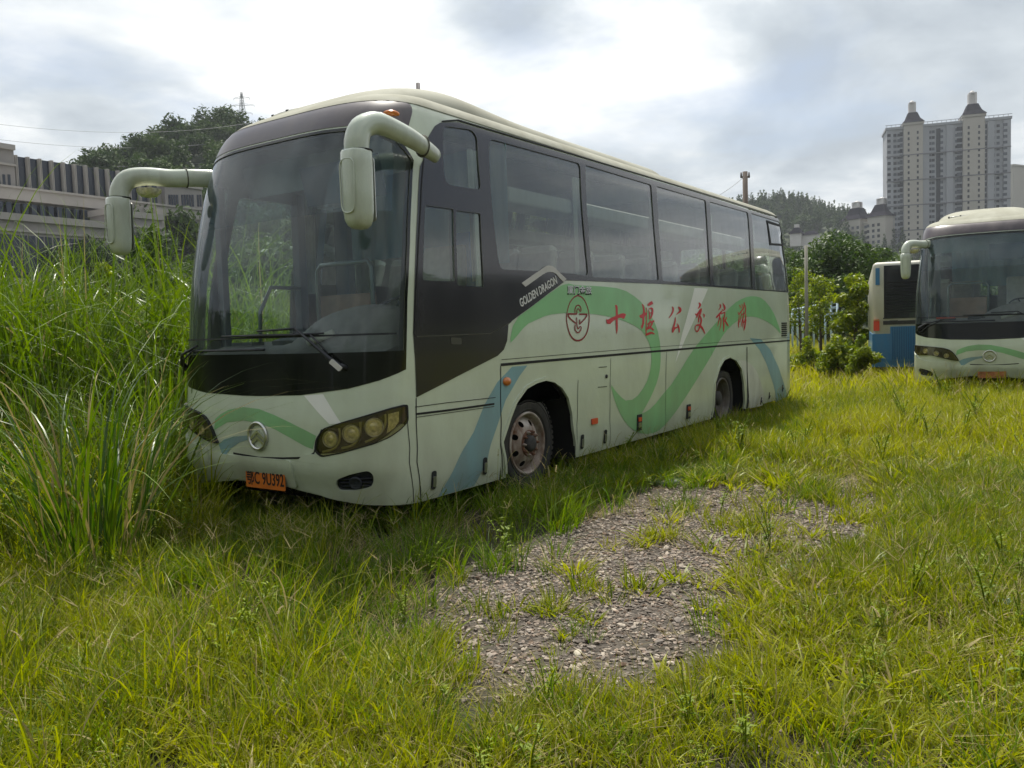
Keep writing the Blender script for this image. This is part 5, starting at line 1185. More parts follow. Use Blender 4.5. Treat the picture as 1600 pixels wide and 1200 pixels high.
for i, (px, Z, vt, wp, lb) in enumerate(((1262, 24, 524, 54, 'low tangle of scrub with dry brown stems beside the coach tail'), (1310, 22, 520, 60, 'leafy scrub leaning in front of the young trees'), (1348, 21, 520, 48, 'scrub with bent grey stems against the corner of the blue and white bus'))):
    tree_px(px, Z, vt, wp, lb, cat='shrub', kind='bush', n=1700, ls=.075, m=CROWN_L, seed=11+i, trunk_vis=.05, tr=.02, name='shrub')
# left: shrubs between the reeds and the office building
for i, (px, Z, vt, wp, lb) in enumerate(((262, 26, 352, 90, 'dark green shrub rising over the reeds beside the hanging mirror of the nearest coach'), (215, 30, 372, 90, 'low dark shrub under the hanging mirror of the coach'), (118, 28, 384, 110, 'broad dark shrub behind the reeds at the foot of the office building'),
    (20, 34, 400, 90, 'shrub at the left edge of the photo below the office windows'), (180, 22, 405, 90, 'shrub with orange tinted tips among the reeds'), (330, 40, 345, 110, 'tall shrub seen behind the windshield edge'))):
    tree_px(px, Z, vt, wp, lb, cat='shrub', kind='bush', n=4200, ls=.10, m=CROWN if i != 4 else CROWN_L, seed=21+i, trunk_vis=.05, tr=.05, name='shrub')
for i, (px, Z, vt, wp) in enumerate(((420, 34, 380, 150), (520, 38, 395, 150), (620, 30, 400, 160), (740, 36, 400, 180), (860, 34, 410, 170), (980, 38, 405, 190), (1100, 36, 410, 170))):
    tree_px(px, Z, vt, wp, 'rounded green tree behind the coach, seen through its %s' % ('windshield, left half', 'windshield, right half', 'driver side window', 'first large side window', 'second large side window', 'third large side window', 'fourth large side window')[i], n=3200, ls=.2, seed=31+i, trunk_vis=.08, group='trees behind the coach')
# ------------------------------------------------------------------ hills with woods
def ridge(name, prof, Zc, back, slope, seed, trees=None, nt=900, sc=(1, 1), label=None):
    """prof: list of (px, v) of the bare skyline; built as a ridge that falls towards the camera"""
    n = 60; us = np.linspace(prof[0][0], prof[-1][0], n); vs_ = np.interp(us, [a for a, b in prof], [b for a, b in prof]); V = []; rows = 12; cols = []
    for u, v in zip(us, vs_):
        vh = 491+.031*(1698-u); z = CC[2]+(vh-v)/FPX*Zc; c = []
        for k in range(rows):
            t = k/(rows-1); Z = Zc+back-(slope+back)*t; f = (1-abs(Z-Zc)/(slope if Z < Zc else back))
            zz = z*max(0, f)**.9; p = base(u, Z) if False else None
            X = (u-800)/FPX*Zc; x, y = wxy(Z, X); c.append((x, y, zz-.5+(z*.06)*(vnoise(x, y, .02, seed)-.5)*(f > .02)))
        cols.append(c)
    V = [p for c in cols for p in c]; F = [(i*rows+j, (i+1)*rows+j, (i+1)*rows+j+1, i*rows+j+1) for i in range(n-1) for j in range(rows-1)]
    m = MB(); m.add(V, F, 0, True); o = m.build(name, MATS['hill_soil']); tag(o, kind='structure')
    G = np.array(cols); a = rng.random(nt)*(n-1.01); b = rng.random(nt)*(rows-1.01); b = np.where(rng.random(nt) < .35, (rows-1)*back/(slope+back)+rng.normal(0, .35, nt), b); b = np.clip(b, 0, rows-1.01)
    i = a.astype(int); j = b.astype(int); fa = (a-i)[:, None]; fb = (b-j)[:, None]
    P = (G[i, j]*(1-fa)+G[i+1, j]*fa)*(1-fb)+(G[i, j+1]*(1-fa)+G[i+1, j+1]*fa)*fb; P = P[P[:, 2] > 0.3]; k = len(P)
    s = scatter(name+'_wood', trees, P, rng.uniform(0, 6.28, k), rng.uniform(*sc, k), rng.uniform(0, .4, k)); tag(s, kind='stuff'); return o
mat('hill_soil', (.03, .045, .018), .95)
def proto_tree(kind, h, w, n, ls, seed):
    blobs = []; rs = random.Random(seed)
    if kind == 'conifer':
        for k in range(7): t = .2+.8*k/6; blobs.append((rs.uniform(-.06, .06)*w, rs.uniform(-.06, .06)*w, h*t, w*.5*(1.12-t), w*.5*(1.12-t), h*.09))
    else:
        for k in range(8): a = rs.uniform(0, 6.28); r = w*.28*rs.random(); q = w*rs.uniform(.2, .32); blobs.append((r*math.cos(a), r*math.sin(a), h*rs.uniform(.4, .85), q, q, q*.8))
    return bpy.data.objects.new('forest_tree', crown_mesh(blobs, n, ls, seed, CROWN_F, .3))
FT = [proto_tree('round', 9, 8, 700, .55, i) for i in range(4)]; FC = [proto_tree('conifer', 10, 5.5, 600, .5, 10+i) for i in range(3)]+[proto_tree('round', 7, 6, 500, .5, 20)]
for grp, nm in ((FT, 'broadleaf'), (FC, 'conifer')):
    for k, o in enumerate(grp): o.name = '%s_source_%02d' % (nm, k)
ridge('hill_left', [(-260, 272), (0, 284), (60, 288), (160, 325), (200, 330), (240, 322), (262, 305), (290, 276), (320, 248), (350, 228), (385, 224), (420, 232), (480, 250), (560, 310), (700, 380)], 250, 70, 150, 3, FT, 1700, (.7, 1.15))
ridge('hill_right', [(900, 390), (1020, 362), (1120, 342), (1180, 334), (1210, 329), (1240, 331), (1275, 338), (1310, 346), (1345, 360), (1400, 392), (1500, 440), (1650, 470), (1800, 480)], 560, 120, 200, 5, FC, 3000, (1.0, 1.6))
FC2 = [bpy.data.objects.new('forest_tree', crown_mesh([(random.uniform(-1.5, 1.5), random.uniform(-1.5, 1.5), random.uniform(2, 5), 1.7, 1.7, 1.5) for _ in range(8)], 2200, .22, 70+i, CROWN, .3)) for i in range(3)]
for k, o in enumerate(FC2): o.name = 'woodland_source_%02d' % k
def added_back_hill():  # unseen wooded ridge behind the camera, added to darken reflections on the coach
    V = []; F = []; n = 48; rows = 5
    for i in range(n+1):
        a = math.pi*(.36+1.28*i/n)+math.atan2(FWD[1], FWD[0]); h = 7+5*float(vnoise(i*.35, 1., 1, 3))
        for k in range(rows): r = 70+30*k; V.append((CC[0]+r*math.cos(a), CC[1]+r*math.sin(a), -.6+h*math.sin(min(1, k/3)*1.57)*(1 if k < 4 else .6)))
    for i in range(n):
        for k in range(rows-1): q = i*rows+k; F.append((q, q+rows, q+rows+1, q+1))
    m = MB(); m.add(V, F, 0, True); o = m.build('hill_behind', MATS['hill_soil']); tag(o, kind='structure')
    G = np.array(V); k = rng.integers(0, len(G), 700); P = G[k]+rng.normal(0, 4, (700, 3))*[1, 1, 0]; P[:, 2] = np.maximum(0, P[:, 2]-.5); oo = [o_.copy() for o_ in FT]
    for i, o_ in enumerate(oo): o_.name = 'backwood_source_%02d' % i
    s = scatter('hill_behind_wood', oo, P, rng.uniform(0, 6, 700), rng.uniform(.8, 1.3, 700), rng.uniform(0, .4, 700)); tag(s, kind='stuff')
added_back_hill()
ridge('far_bank', [(-400, 492), (-100, 490), (200, 480), (500, 470), (900, 465), (1200, 440), (1290, 430), (1400, 450), (1600, 475), (1900, 485)], 130, 40, 45, 8, FC2, 1100, (.6, 1.0))
# ------------------------------------------------------------------ buildings
mat('concrete', (.33, .31, .30), .85, var=.08, vscale=.3, dirt=(.22, .19, .17), dirt_amt=.4, dscale=.25)
mat('concrete_pale', (.40, .375, .35), .85, var=.06, vscale=.3)
mat('concrete_dark', (.20, .175, .16), .85)
mat('dark_glass', (.018, .026, .045), .15, spec=.5)
mat('tower_grey', (.33, .345, .37), .8, var=.06, vscale=.1)
mat('tower_cream', (.43, .405, .355), .8, var=.05, vscale=.1)
mat('tower_band', (.14, .14, .15), .8)
mat('tower_window', (.018, .02, .026), .5, spec=.1)
mat('tower_window_pale', (.085, .095, .115), .5, spec=.1)
mat('roof_purple', (.010, .007, .016), .9, spec=.05)
mat('roof_white', (.62, .60, .58), .6)
class Frame:
    """local frame: s to the right as seen from the camera, d away from it, z up"""
    def __init__(f, a, b):
        f.o = Vector(a); t = Vector(b)-Vector(a); f.L = t.length; f.t = t.normalized(); f.n = Vector((-f.t.y, f.t.x, 0))
        if f.n.dot(f.o-Vector((CC[0], CC[1], 0))) < 0: f.n = -f.n
    def box(f, mb, s0, s1, z0, z1, d0, d1, m=0):
        c = [f.o+f.t*s+f.n*d+Vector((0, 0, z)) for z in (z0, z1) for s, d in ((s0, d0), (s1, d0), (s1, d1), (s0, d1))]
        mb.add(c, [(0, 1, 5, 4), (1, 2, 6, 5), (2, 3, 7, 6), (3, 0, 4, 7), (4, 5, 6, 7), (3, 2, 1, 0)], m)
    def at(f, s, d=0, z=0): return f.o+f.t*s+f.n*d+Vector((0, 0, z))
    def su(f, u):
        """position along the frame under image column u"""
        d = ray(u, 500); a = np.array([[f.t.x, -d[0]], [f.t.y, -d[1]]]); r = np.linalg.solve(a, np.array([CC[0]-f.o.x, CC[1]-f.o.y])); return float(r[0])
    def zv(f, s, v, d=0):
        p = f.at(s, d); Z = cz(p.x, p.y)[0]; X = cz(p.x, p.y)[1]; u = 800+FPX*X/Z; return CC[2]+(491+.031*(1698-u)-v)/FPX*Z
def office():
    f = Frame(base(-160, 104), base(330, 142)); root = empty('office_building', f.at(f.L/2)); org = tuple(f.at(f.L/2)); tag(root, 'stone clad office block with tall dark glass strips between pale piers, behind the reeds', 'office building')
    def M_(): m = MB(); m.org = org; return m
    S_ = f.su; s0, s1 = 0, f.L; H = f.zv(S_(44), 247)
    w = M_(); f.box(w, s0, s1, -1, H-.2, 1.2, 26)
    f.box(w, s0, S_(40), f.zv(S_(20), 300), H+1.2, .2, 1.2); f.box(w, S_(270), s1, -1, f.zv(S_(300), 292), .2, 1.2)
    wall = w.build('wall', MATS['concrete'], root)
    zb = f.zv(S_(44), 297); b = M_(); f.box(b, s0, s1, zb-1.7, zb, -.1, 1.2); f.box(b, s0, s1, zb-.15, zb+.15, -.35, -.1); f.box(b, s0, s1, zb-4.9, zb-3.9, .1, 1.2); f.box(b, s0, S_(41), H+.6, H+1.3, -.2, .2); f.box(b, S_(268), s1, f.zv(S_(300), 296), f.zv(S_(300), 290), -.1, .2); f.box(b, s0, S_(41), H-1.6, H-1.3, -.1, .2)
    b.build('cornice', MATS['concrete_pale'], wall)
    # tall glass strips with piers in between
    u0 = 42.; k = 0; us = []
    while u0 < 268: us.append(u0); u0 += 18.6-3.6*(u0-42)/226
    for i, u in enumerate(us[:-1]):
        a, c = S_(u), S_(us[i+1]); g = M_(); f.box(g, a+.28*(c-a), c-.02, zb, H, .9, 1.15); g.build('glass_strip', MATS['dark_glass'], root)
        p = M_(); f.box(p, a, a+.24*(c-a), zb-.1, H+.05, .45, 1.2); f.box(p, a+.03*(c-a), a+.10*(c-a), zb, H+.05, .25, .45); f.box(p, a+.15*(c-a), a+.21*(c-a), zb, H+.05, .25, .45); p.build('pier', MATS['concrete_pale'], root)
    # lower storeys: windows between columns
    zr = zb-1.9
    for i, u in enumerate(np.arange(-150, 335, 13.0)):
        a, c = S_(u), S_(u+13)
        for r in range(4):
            z1 = zr-3.6*r; g = M_(); f.box(g, a+.25*(c-a), c-.15*(c-a), z1-2.2, z1-.2, .02, 1.19); g.build('window', MATS['dark_glass'], root)
    # slotted attic windows at both ends
    for uu in list(range(-60, 30, 8))+[275, 279, 283, 287, 295, 299, 303, 307, 311, 319, 323]:
        a = S_(uu); g = M_(); f.box(g, a, a+.35, f.zv(a, 294 if uu < 100 else 325), f.zv(a, 276 if uu < 100 else 307), .12, 1.1); g.build('slot_window', MATS['dark_glass'], root)
    # two projecting wings
    for (ua, ub, vt, dd, vv) in ((-150, 148, 352, -9, 1), (150, 238, 338, -4, 0)):
        q = M_(); a, c = S_(ua), S_(ub); zt = f.zv(S_(ub), vt, dd); f.box(q, a, c, -1, zt-.9, dd, 0); wg = q.build('wing', MATS['concrete'], root)
        q = M_(); f.box(q, a-.3, c+.3, zt-.9, zt, dd-.4, 0); f.box(q, a-.1, c+.1, zt-2.3, zt-2.0, dd-.2, 0); f.box(q, a-.1, c+.1, zt-9.2, zt-8.4, dd-.3, 0); q.build('cornice', MATS['concrete_pale'], wg)
        if vv:
            for u in np.arange(-140, 96, 13.6):
                x0 = S_(u)*.93+1.2; g = M_(); f.box(g, x0, x0+.85, zt-8.2, zt-2.7, dd-.06, dd+.05); g.build('window', MATS['dark_glass'], wg)
        f2 = M_(); f.box(f2, c+.3, c+1.5, -1, zt+1.2, dd+1.5, dd+3); f2.build('corner_pier', MATS['concrete_pale'], wg)
    return root
office()
def win_grid(f, root, org, spec):
    """windows as separate parts for the largest hundred, the rest as one"""
    n = 0; rest = {}
    for (s0, s1, z0, z1, d, mk) in spec:
        if n < 100: m = MB(); m.org = org; f.box(m, s0, s1, z0, z1, d, d+.2); m.build('window', MATS[mk], root); n += 1
        else:
            if mk not in rest: rest[mk] = MB(); rest[mk].org = org
            f.box(rest[mk], s0, s1, z0, z1, d, d+.2)
    # one object for the remainder, two materials
    ms = list(rest); m = MB(); m.org = org
    for k, mk in enumerate(ms): m.add(rest[mk].v, rest[mk].f, k)
    if m.v: o = m.build('windows', [MATS[k] for k in ms], root); o['kind'] = 'stuff'
def turret(f, root, org, s0, s1, zt, roof_h, lan_h, d0=-2.5, d1=8, scale=1.0):
    m = MB(); m.org = org; c = (s0+s1)/2; w = (s1-s0)/2
    P = [(s0-.8, d0-.8, zt), (s1+.8, d0-.8, zt), (s1+.8, d1, zt), (s0-.8, d1, zt)]; k = .48; cd = (d0+d1)/2; hd = (d1-d0)/2
    for t in (.4, 1.0):
        kk = 1-(1-k)*t**.85; P += [(c-w*kk, cd-hd*kk, zt+roof_h*t), (c+w*kk, cd-hd*kk, zt+roof_h*t), (c+w*kk, cd+hd*kk, zt+roof_h*t), (c-w*kk, cd+hd*kk, zt+roof_h*t)]
    V = [f.at(s, d, z) for s, d, z in P]; F = [(i+4*r, (i+1) % 4+4*r, (i+1) % 4+4*r+4, i+4*r+4) for r in (0, 1) for i in range(4)]+[(8, 9, 10, 11), (3, 2, 1, 0)]
    m.add(V, F); tr_ = m.build('turret_roof', MATS['roof_purple'], root)
    l = MB(); l.org = org; z = zt+roof_h; lw = w*.28; f.box(l, c-lw*1.35, c+lw*1.35, z, z+lan_h*.12, cd-lw*1.35, cd+lw*1.35)
    for sx in (-1, 1):
        for sd in (-1, 1): f.box(l, c+sx*lw-.35*lw, c+sx*lw+.1*lw*sx+.3*lw, z+lan_h*.12, z+lan_h*.72, cd+sd*lw-.3*lw, cd+sd*lw+.3*lw)
    f.box(l, c-lw*.75, c+lw*.75, z+lan_h*.12, z+lan_h*.7, cd-lw*.75, cd+lw*.75)
    f.box(l, c-lw*1.3, c+lw*1.3, z+lan_h*.72, z+lan_h*.79, cd-lw*1.3, cd+lw*1.3)
    q = f.at(c, cd, z+lan_h*.78); l.lathe([(lw*1.0, 0), (lw*.85, lan_h*.08), (lw*.5, lan_h*.14), (lw*.12, lan_h*.17), (.05, lan_h*.22)], Matrix.Translation(q), 12)
    l.build('lantern', MATS['roof_white'], tr_)
def tower():
    f = Frame(base(1386, 452), base(1577, 434)); S_ = f.su; c = f.L/2; org = tuple(f.at(c)); root = empty('apartment_tower', org); tag(root, 'very tall grey and cream apartment tower with two dark capped turrets', 'apartment tower')
    H = f.zv(S_(1450), 199); H0 = -12
    def M_(): m = MB(); m.org = org; return m
    w = M_(); f.box(w, 0, f.L, H0, H-1.5, 0, 17); f.box(w, -.6, f.L+.6, H-1.5, H-.2, -.8, 17.5)
    for uu in (1386, 1441, 1478, 1541, 1566): a = S_(uu); f.box(w, a, a+3.2, H0, H-2, -1.2, 0)
    wall = w.build('wall', MATS['tower_grey'], root)
    t1, t2 = (S_(1412), S_(1441)), (S_(1503), S_(1536)); zt1 = f.zv(t1[0], 198, -2.5); zt2 = f.zv(t2[0], 186, -2.5)
    for (a, b_), zt in ((t1, zt1), (t2, zt2)): q = M_(); f.box(q, a, b_, H0, zt, -2.5, 8); f.box(q, a-.5, b_+.5, zt-1.2, zt, -3.0, 8.4); q.build('turret_wall', MATS['tower_cream'], root)
    turret(f, root, org, *t1, zt1, 5.8, 7.0); turret(f, root, org, *t2, zt2, 6.0, 7.6)
    q = M_(); a = S_(1462.5); f.box(q, a, a+2.0, H0, H-3, -.25, .1); q.build('stair_glazing', MATS['tower_window'], root)
    q = M_(); n = 0
    for z in np.arange(H-16, 0, -13.2):
        f.box(q, -.1, f.L+.1, z, z+.6, -1.35, 0)
        for a, b_ in (t1, t2): f.box(q, a-.1, b_+.1, z, z+.5, -2.65, -1.35)
    q.build('band', MATS['tower_band'], root)
    q = M_(); 
    for s_ in np.arange(0, f.L, 2.2): f.box(q, s_, s_+.2, H-.2, H+1.0, -.7, -.5)
    f.box(q, -.6, f.L+.6, H+.8, H+1.05, -.75, -.45); q.build('parapet', MATS['tower_grey'], root)
    spec = []; rs = random.Random(4)
    cols = [(1389.5, 1.6, 0), (1394, 1.2, 0), (1399, 1.6, 0), (1404.5, 1.2, 0), (1408.5, 1.5, 1), (1419, .9, 2), (1433, .9, 2), (1446, 2.6, 1), (1453, 1.4, 0), (1458, 1.4, 0), (1470, 2.0, 3), (1482, 1.9, 3), (1494, 1.3, 0), (1498.5, 2.6, 1), (1511, .9, 2), (1527, .9, 2), (1537.5, 1.8, 1), (1544, 1.2, 0), (1550, 1.9, 3), (1558, 1.4, 0), (1568, 2.0, 3)]
    for z in np.arange(H-5.2, 6, -2.95):
        for (u, w_, k) in cols:
            s_ = S_(u); d = {0: -.06, 1: -.1, 2: -2.56, 3: -.06}[k]
            if u in (1389.5, 1568): d = -1.26 if u == 1389.5 else -1.26
            mk = 'tower_window' if (k == 2 or (k == 1 and rs.random() < .45) or (k == 0 and rs.random() < .4)) else 'tower_window_pale'
            spec.append((s_-w_/2, s_+w_/2, z, z+(1.5 if k != 1 else 2.1), d, mk))
    win_grid(f, root, org, spec); return root
tower()
def low_towers(ua, ub, Za, Zb, vt, turrets, label, seed):
    f = Frame(base(ua, Za), base(ub, Zb)); S_ = f.su; org = tuple(f.at(f.L/2)); root = empty('apartment_block', org); tag(root, label, 'apartment block'); H = f.zv(S_((ua+ub)/2), vt)
    def M_(): m = MB(); m.org = org; return m
    w = M_(); f.box(w, 0, f.L, -12, H, 0, 15); f.box(w, -.5, f.L+.5, H-.8, H+.2, -.6, 15.5); w.build('wall', MATS['tower_cream'], root)
    for (a, b_, v) in turrets:
        q = M_(); zt = f.zv(S_(a), v, -2.5); f.box(q, S_(a), S_(b_), -12, zt, -2.5, 9); q.build('turret_wall', MATS['tower_cream'], root); turret(f, root, org, S_(a), S_(b_), zt, 6.5, 4.2)
    spec = []; rs = random.Random(seed)
    for z in np.arange(H-3.4, 4, -3.0):
        for s_ in np.arange(1.6, f.L-1, 3.1):
            ins_t = any(S_(a) <= s_ <= S_(b_) for a, b_, v in turrets)
            spec.append((s_-.75, s_+.75, z, z+1.6, -2.57 if ins_t else -.07, 'tower_window' if rs.random() < .6 else 'tower_window_pale'))
    win_grid(f, root, org, spec)
low_towers(1318, 1386, 470, 448, 349, ((1322, 1349, 347), (1360, 1388, 342)), 'lower cream apartment block with two purple capped turrets, left of the tall tower', 5)
low_towers(1568, 1582, 520, 515, 262, (), 'narrow slice of a pale apartment block showing behind the right edge of the tall tower', 6)
def pavilion():
    p = at(1245, 372, 395); root = empty('hillside_house', p); tag(root, 'small white house with dark roof on the wooded hill beside the coach tail', 'house'); m = MB(); m.org = tuple(p)
    m.box((p.x, p.y, p.z-1), (5, 5, 6)); m.box((p.x+3, p.y-6, p.z-2), (6, 7, 6)); m.box((p.x, p.y, p.z+5.6), (2, 2, 1.6)); m.build('wall', MATS['roof_white'], root)
    m = MB(); m.org = tuple(p); m.lathe([(4.4, 2), (2.6, 3.6), (1.3, 5), (.2, 5.1)], Matrix.Translation(p)@Matrix.Rotation(.78, 4, 'Z'), 4, 0, False); m.lathe([(5.2, 1), (2, 3.0), (.2, 3.1)], Matrix.Translation(p+Vector((3, -6, 0)))@Matrix.Rotation(.78, 4, 'Z'), 4, 0, False); m.build('roof', MATS['roof_purple'], root)
pavilion()
# ------------------------------------------------------------------ poles, pylons and wires
mat('concrete_post', (.24, .23, .19), .85, var=.1); mat('pole_dark', (.10, .075, .06), .8, var=.2); mat('lattice', (.22, .23, .24), .6)
def pole(px, Z, vtop, r, mt, label, arms=()):
    b = base(px, Z); zt = CC[2]+(491+.031*(1698-px)-vtop)/FPX*Z; root = empty('utility_pole', b); tag(root, label, 'pole'); m = MB(); m.tube([(0, 0, -.3), (0, 0, zt)], [r*1.25, r], 12); m.build('post', MATS[mt], root)
    for (h, w) in arms:
        m = MB(); d = Vector((RGT[0], RGT[1], 0)); m.tube([d*-w+Vector((0, 0, zt-h)), d*w+Vector((0, 0, zt-h))], .05, 6); m.build('crossarm', MATS['pole_dark'], root)
        m = MB()
        for s_ in (-1, 1): m.tube([d*(w*.85*s_)+Vector((0, 0, zt-h)), d*(w*.85*s_)+Vector((0, 0, zt-h+.22))], [.05, .03], 6)
        m.build('insulator', MATS['pole_dark'], root)
    return b+Vector((0, 0, zt))
pt = pole(1168, 40, 272, .12, 'pole_dark', 'dark weathered utility pole rising behind the coach roof', ((.25, .22),))
pole(1261, 30, 385, .055, 'concrete_post', 'slim pale concrete pole among the trees right of the coach tail')
def wire(a, b, sag, r, label, group=None):
    a, b = Vector(a), Vector(b); m = MB(); m.tube([a.lerp(b, t)-Vector((0, 0, sag*4*t*(1-t))) for t in np.linspace(0, 1, 24)], r, 4); o = m.build('overhead_wire', MATS['lattice']); tag(o, label, 'wire', group)
wire(pt-Vector((0, 0, .2)), at(1060, 330, 34), .25, .012, 'thin wire running down from the utility pole behind the coach roof')
for k, v in enumerate((183, 207, 236, 262)): wire(at(-120, v-6, 150), at(396, v+8-10*(k == 3), 215), 3.0, .035, '%s of four faint wires crossing the sky at the upper left' % ('topmost', 'second from top', 'third from top', 'lowest')[k], 'high voltage wires at the upper left')
def pylon(px, Z, vb, vt, label):
    zt = CC[2]+(491+.031*(1698-px)-vt)/FPX*Z; zb = CC[2]+(491+.031*(1698-px)-vb)/FPX*Z; b = base(px, Z, 0); b.z = zb-6; root = empty('pylon', b); tag(root, label, 'pylon'); H = zt-b.z; m = MB(); r = H*.0035
    w = lambda t: H*.085*(1-t)**1.15+H*.012
    lv = [0, .2, .38, .53, .66, .77, .87, 1]
    for i in range(len(lv)-1):
        for (sx, sy), (tx, ty) in (((-1, -1), (1, -1)), ((1, -1), (1, 1)), ((1, 1), (-1, 1)), ((-1, 1), (-1, -1))):
            a, c = w(lv[i]), w(lv[i+1]); z0, z1 = lv[i]*H, lv[i+1]*H; m.tube([(sx*a, sy*a, z0), (sx*c, sy*c, z1)], r, 4); m.tube([(sx*a, sy*a, z0), (tx*c, ty*c, z1)], r*.7, 4); m.tube([(tx*a, ty*a, z0), (sx*c, sy*c, z1)], r*.7, 4); m.tube([(sx*c, sy*c, z1), (tx*c, ty*c, z1)], r*.7, 4)
    m.build('lattice_mast', MATS['lattice'], root); d = Vector((RGT[0], RGT[1], 0))
    for t, L_ in ((.66, .16), (.79, .20), (.91, .13)):
        q = MB(); z = Vector((0, 0, t*H)); 
        for s_ in (-1, 1): q.tube([z, z+d*s_*H*L_], [r*1.3, r*.6], 4); q.tube([z+Vector((0, 0, H*.035)), z+d*s_*H*L_], r*.6, 4); q.tube([z+d*s_*H*L_, z+d*s_*H*L_-Vector((0, 0, H*.03))], r*1.1, 4)
        q.build('crossarm', MATS['lattice'], root)
pylon(397, 262, 215, 152, 'lattice power pylon on the wooded hill left of the coach roof'); pylon(1204, 600, 325, 304, 'tiny far lattice pylon on the ridge above the coach tail')
# low pale blue railing far behind the young trees
mat('pale_blue', (.45, .58, .66), .5)
m = MB(); a, b = at(1238, 492, 44), at(1308, 480, 40)
for k in range(9): q = a.lerp(b, k/8); m.tube([(q.x, q.y, -.1), (q.x, q.y, q.z+.25)], .05, 6)
for dz in (.25, 0, -.3): m.tube([a+Vector((0, 0, dz)), b+Vector((0, 0, dz))], .07, 6)
tag(m.build('railing', MATS['pale_blue']), 'low pale blue railing behind the young trees', 'railing')
# ------------------------------------------------------------------ second coach: same type, facing the camera
def second():
    c = copy_tree(coach); kill = [o for o in c.children_recursive if o.name.split('.')[0] in ('antenna', 'plate_text', 'plate_bolt')]
    for o in kill: bpy.data.objects.remove(o)
    for o in c.children:
        if o.name.startswith('number_plate'): o.data = o.data.copy(); o.data.materials[0] = mat('plate_faded', (.36, .14, .05), .8, var=.4, vscale=12)
        if o.name.startswith('mirror') and sum(v.co.y for v in o.data.vertices) > 0: o.location.y -= .20
    # its nose stands at image column 1542, 15 m away, heading for the camera
    ax = ray(1560, 500); ang = math.atan2(ax[1], ax[0]); Rz = Matrix.Rotation(ang, 3, 'Z'); nose = at(1537, 500, 16.9); nose.z = .02
    c.rotation_euler = (0, 0, ang); c.location = nose+Rz@Vector((BL/2, 0, 0)); tag(c, 'second pale green coach facing the camera at the right edge of the photo', 'coach', 'coaches of the same type')
    # only the driver's mirror side shows: a red cloth lies behind its glass
    m = MB(); m.bm(_rb(.18, .36, .05, .02), None, 0, True); o = m.build('red_cloth', MATS['red_lens'], None); o.location = Rz@Vector((.38, .70, 1.62))+nose; o.rotation_euler = (0, 0, ang); tag(o, 'red folded cloth on the dashboard of the second coach', 'cloth')
bpy.context.view_layer.update(); second()
# ------------------------------------------------------------------ blue and white bus seen from behind
mat('bus_white', (.62, .60, .52), .45, coat=.3, dirt=(.3, .27, .2), dirt_amt=.4, dscale=1.5)
mat('bus_blue', (.02, .16, .36), .45, coat=.3, dirt=(.15, .2, .2), dirt_amt=.4)
mat('bus_grille', (.02, .11, .24), .6); mat('bus_dark', (.012, .012, .02), .25, coat=.4)
def city_bus():
    Z = 22.; a = base(1364, Z, 0); _d = ray(1340, 500); _d = Vector((_d[1], -_d[0], 0)).normalized(); b = a+_d*2.5; f = Frame(a, b); org = tuple(f.at(1.25, 0)); root = empty('city_bus', org); tag(root, 'white bus with blue lower panels seen from behind, left of the second coach', 'bus')
    zv = lambda v: f.zv(0, v)
    def M_(): m = MB(); m.org = org; return m
    def body(z0, z1, mt, nm, grow=0, par=root):
        bm = bmesh.new(); bmesh.ops.create_cube(bm, size=1)
        for v in bm.verts: v.co = Vector((v.co.x*(2.5+grow), v.co.y*11, v.co.z*(z1-z0)))
        bmesh.ops.bevel(bm, geom=[e for e in bm.edges if abs((e.verts[0].co-e.verts[1].co).z) > .1 or (e.verts[0].co.z > 0 and e.verts[1].co.z > 0 and nm == 'body')], offset=.12, segments=4, profile=.5, affect='EDGES')
        R_ = Matrix(((f.t.x, f.n.x, 0), (f.t.y, f.n.y, 0), (0, 0, 1))).to_4x4(); m = M_(); m.bm(bm, Matrix.Translation(f.at(1.25, 5.5, (z0+z1)/2))@R_, 0, True); return m.build(nm, MATS[mt], par)
    body(.45, zv(411), 'bus_white', 'body')
    m = M_(); f.box(m, .27, 2.23, zv(497), zv(417), -.025, .05); f.box(m, .25, 2.25, zv(497)-.03, zv(497), -.035, .05); m.build('rear_window', MATS['bus_dark'], root)
    m = M_()
    for k in range(12): z = zv(490)+k*(zv(440)-zv(490))/12; f.box(m, .32, 2.18, z, z+.02, -.032, -.02)
    m.build('vent_slats', MATS['groove'], root)
    m = M_(); f.box(m, .07, .17, zv(446), zv(420), -.022, .02); m.build('side_badge', MATS['bus_blue'], root)
    for s_ in (.02, 2.33): m = M_(); f.box(m, s_, s_+.14, zv(517), zv(502), -.04, .03); f.box(m, s_, s_+.14, zv(501), zv(499.5), -.04, .03, 1); m.build('tail_lamp', [MATS['red_lens'], MATS['orange_lens']], root)
    m = M_(); f.box(m, -.012, 2.512, .40, zv(522), -.015, 9); m.build('lower_panel', MATS['bus_blue'], root)
    m = M_(); f.box(m, .25, 2.25, zv(508), zv(502), -.03, .02); f.box(m, .40, .60, zv(504.5), zv(501.5), -.05, 0); m.build('number_plate_lamp', MATS['hub_dark'], root)
    m = M_(); f.box(m, .42, 2.1, .55, zv(511), -.035, .03)
    g = m.build('engine_hatch', MATS['bus_blue'], root); m = M_()
    for k in range(30): f.box(m, .46+k*.054, .485+k*.054, .6, zv(512), -.05, -.03)
    m.build('hatch_slats', MATS['bus_grille'], g)
    for s_, d in ((.0, 2.6), (2.2, 2.6)):
        m = M_(); M = Matrix.Translation(f.at(s_+.15, d, .5+.0))@Matrix.Rotation(math.atan2(f.t.y, f.t.x), 4, 'Z')@Matrix.Rotation(R(90), 4, 'Y'); m.lathe([(.001, -.15), (.46, -.15), (.5, -.1), (.5, .1), (.46, .15), (.001, .15)], M, 28); m.build('wheel', MATS['rubber'], root)
city_bus()
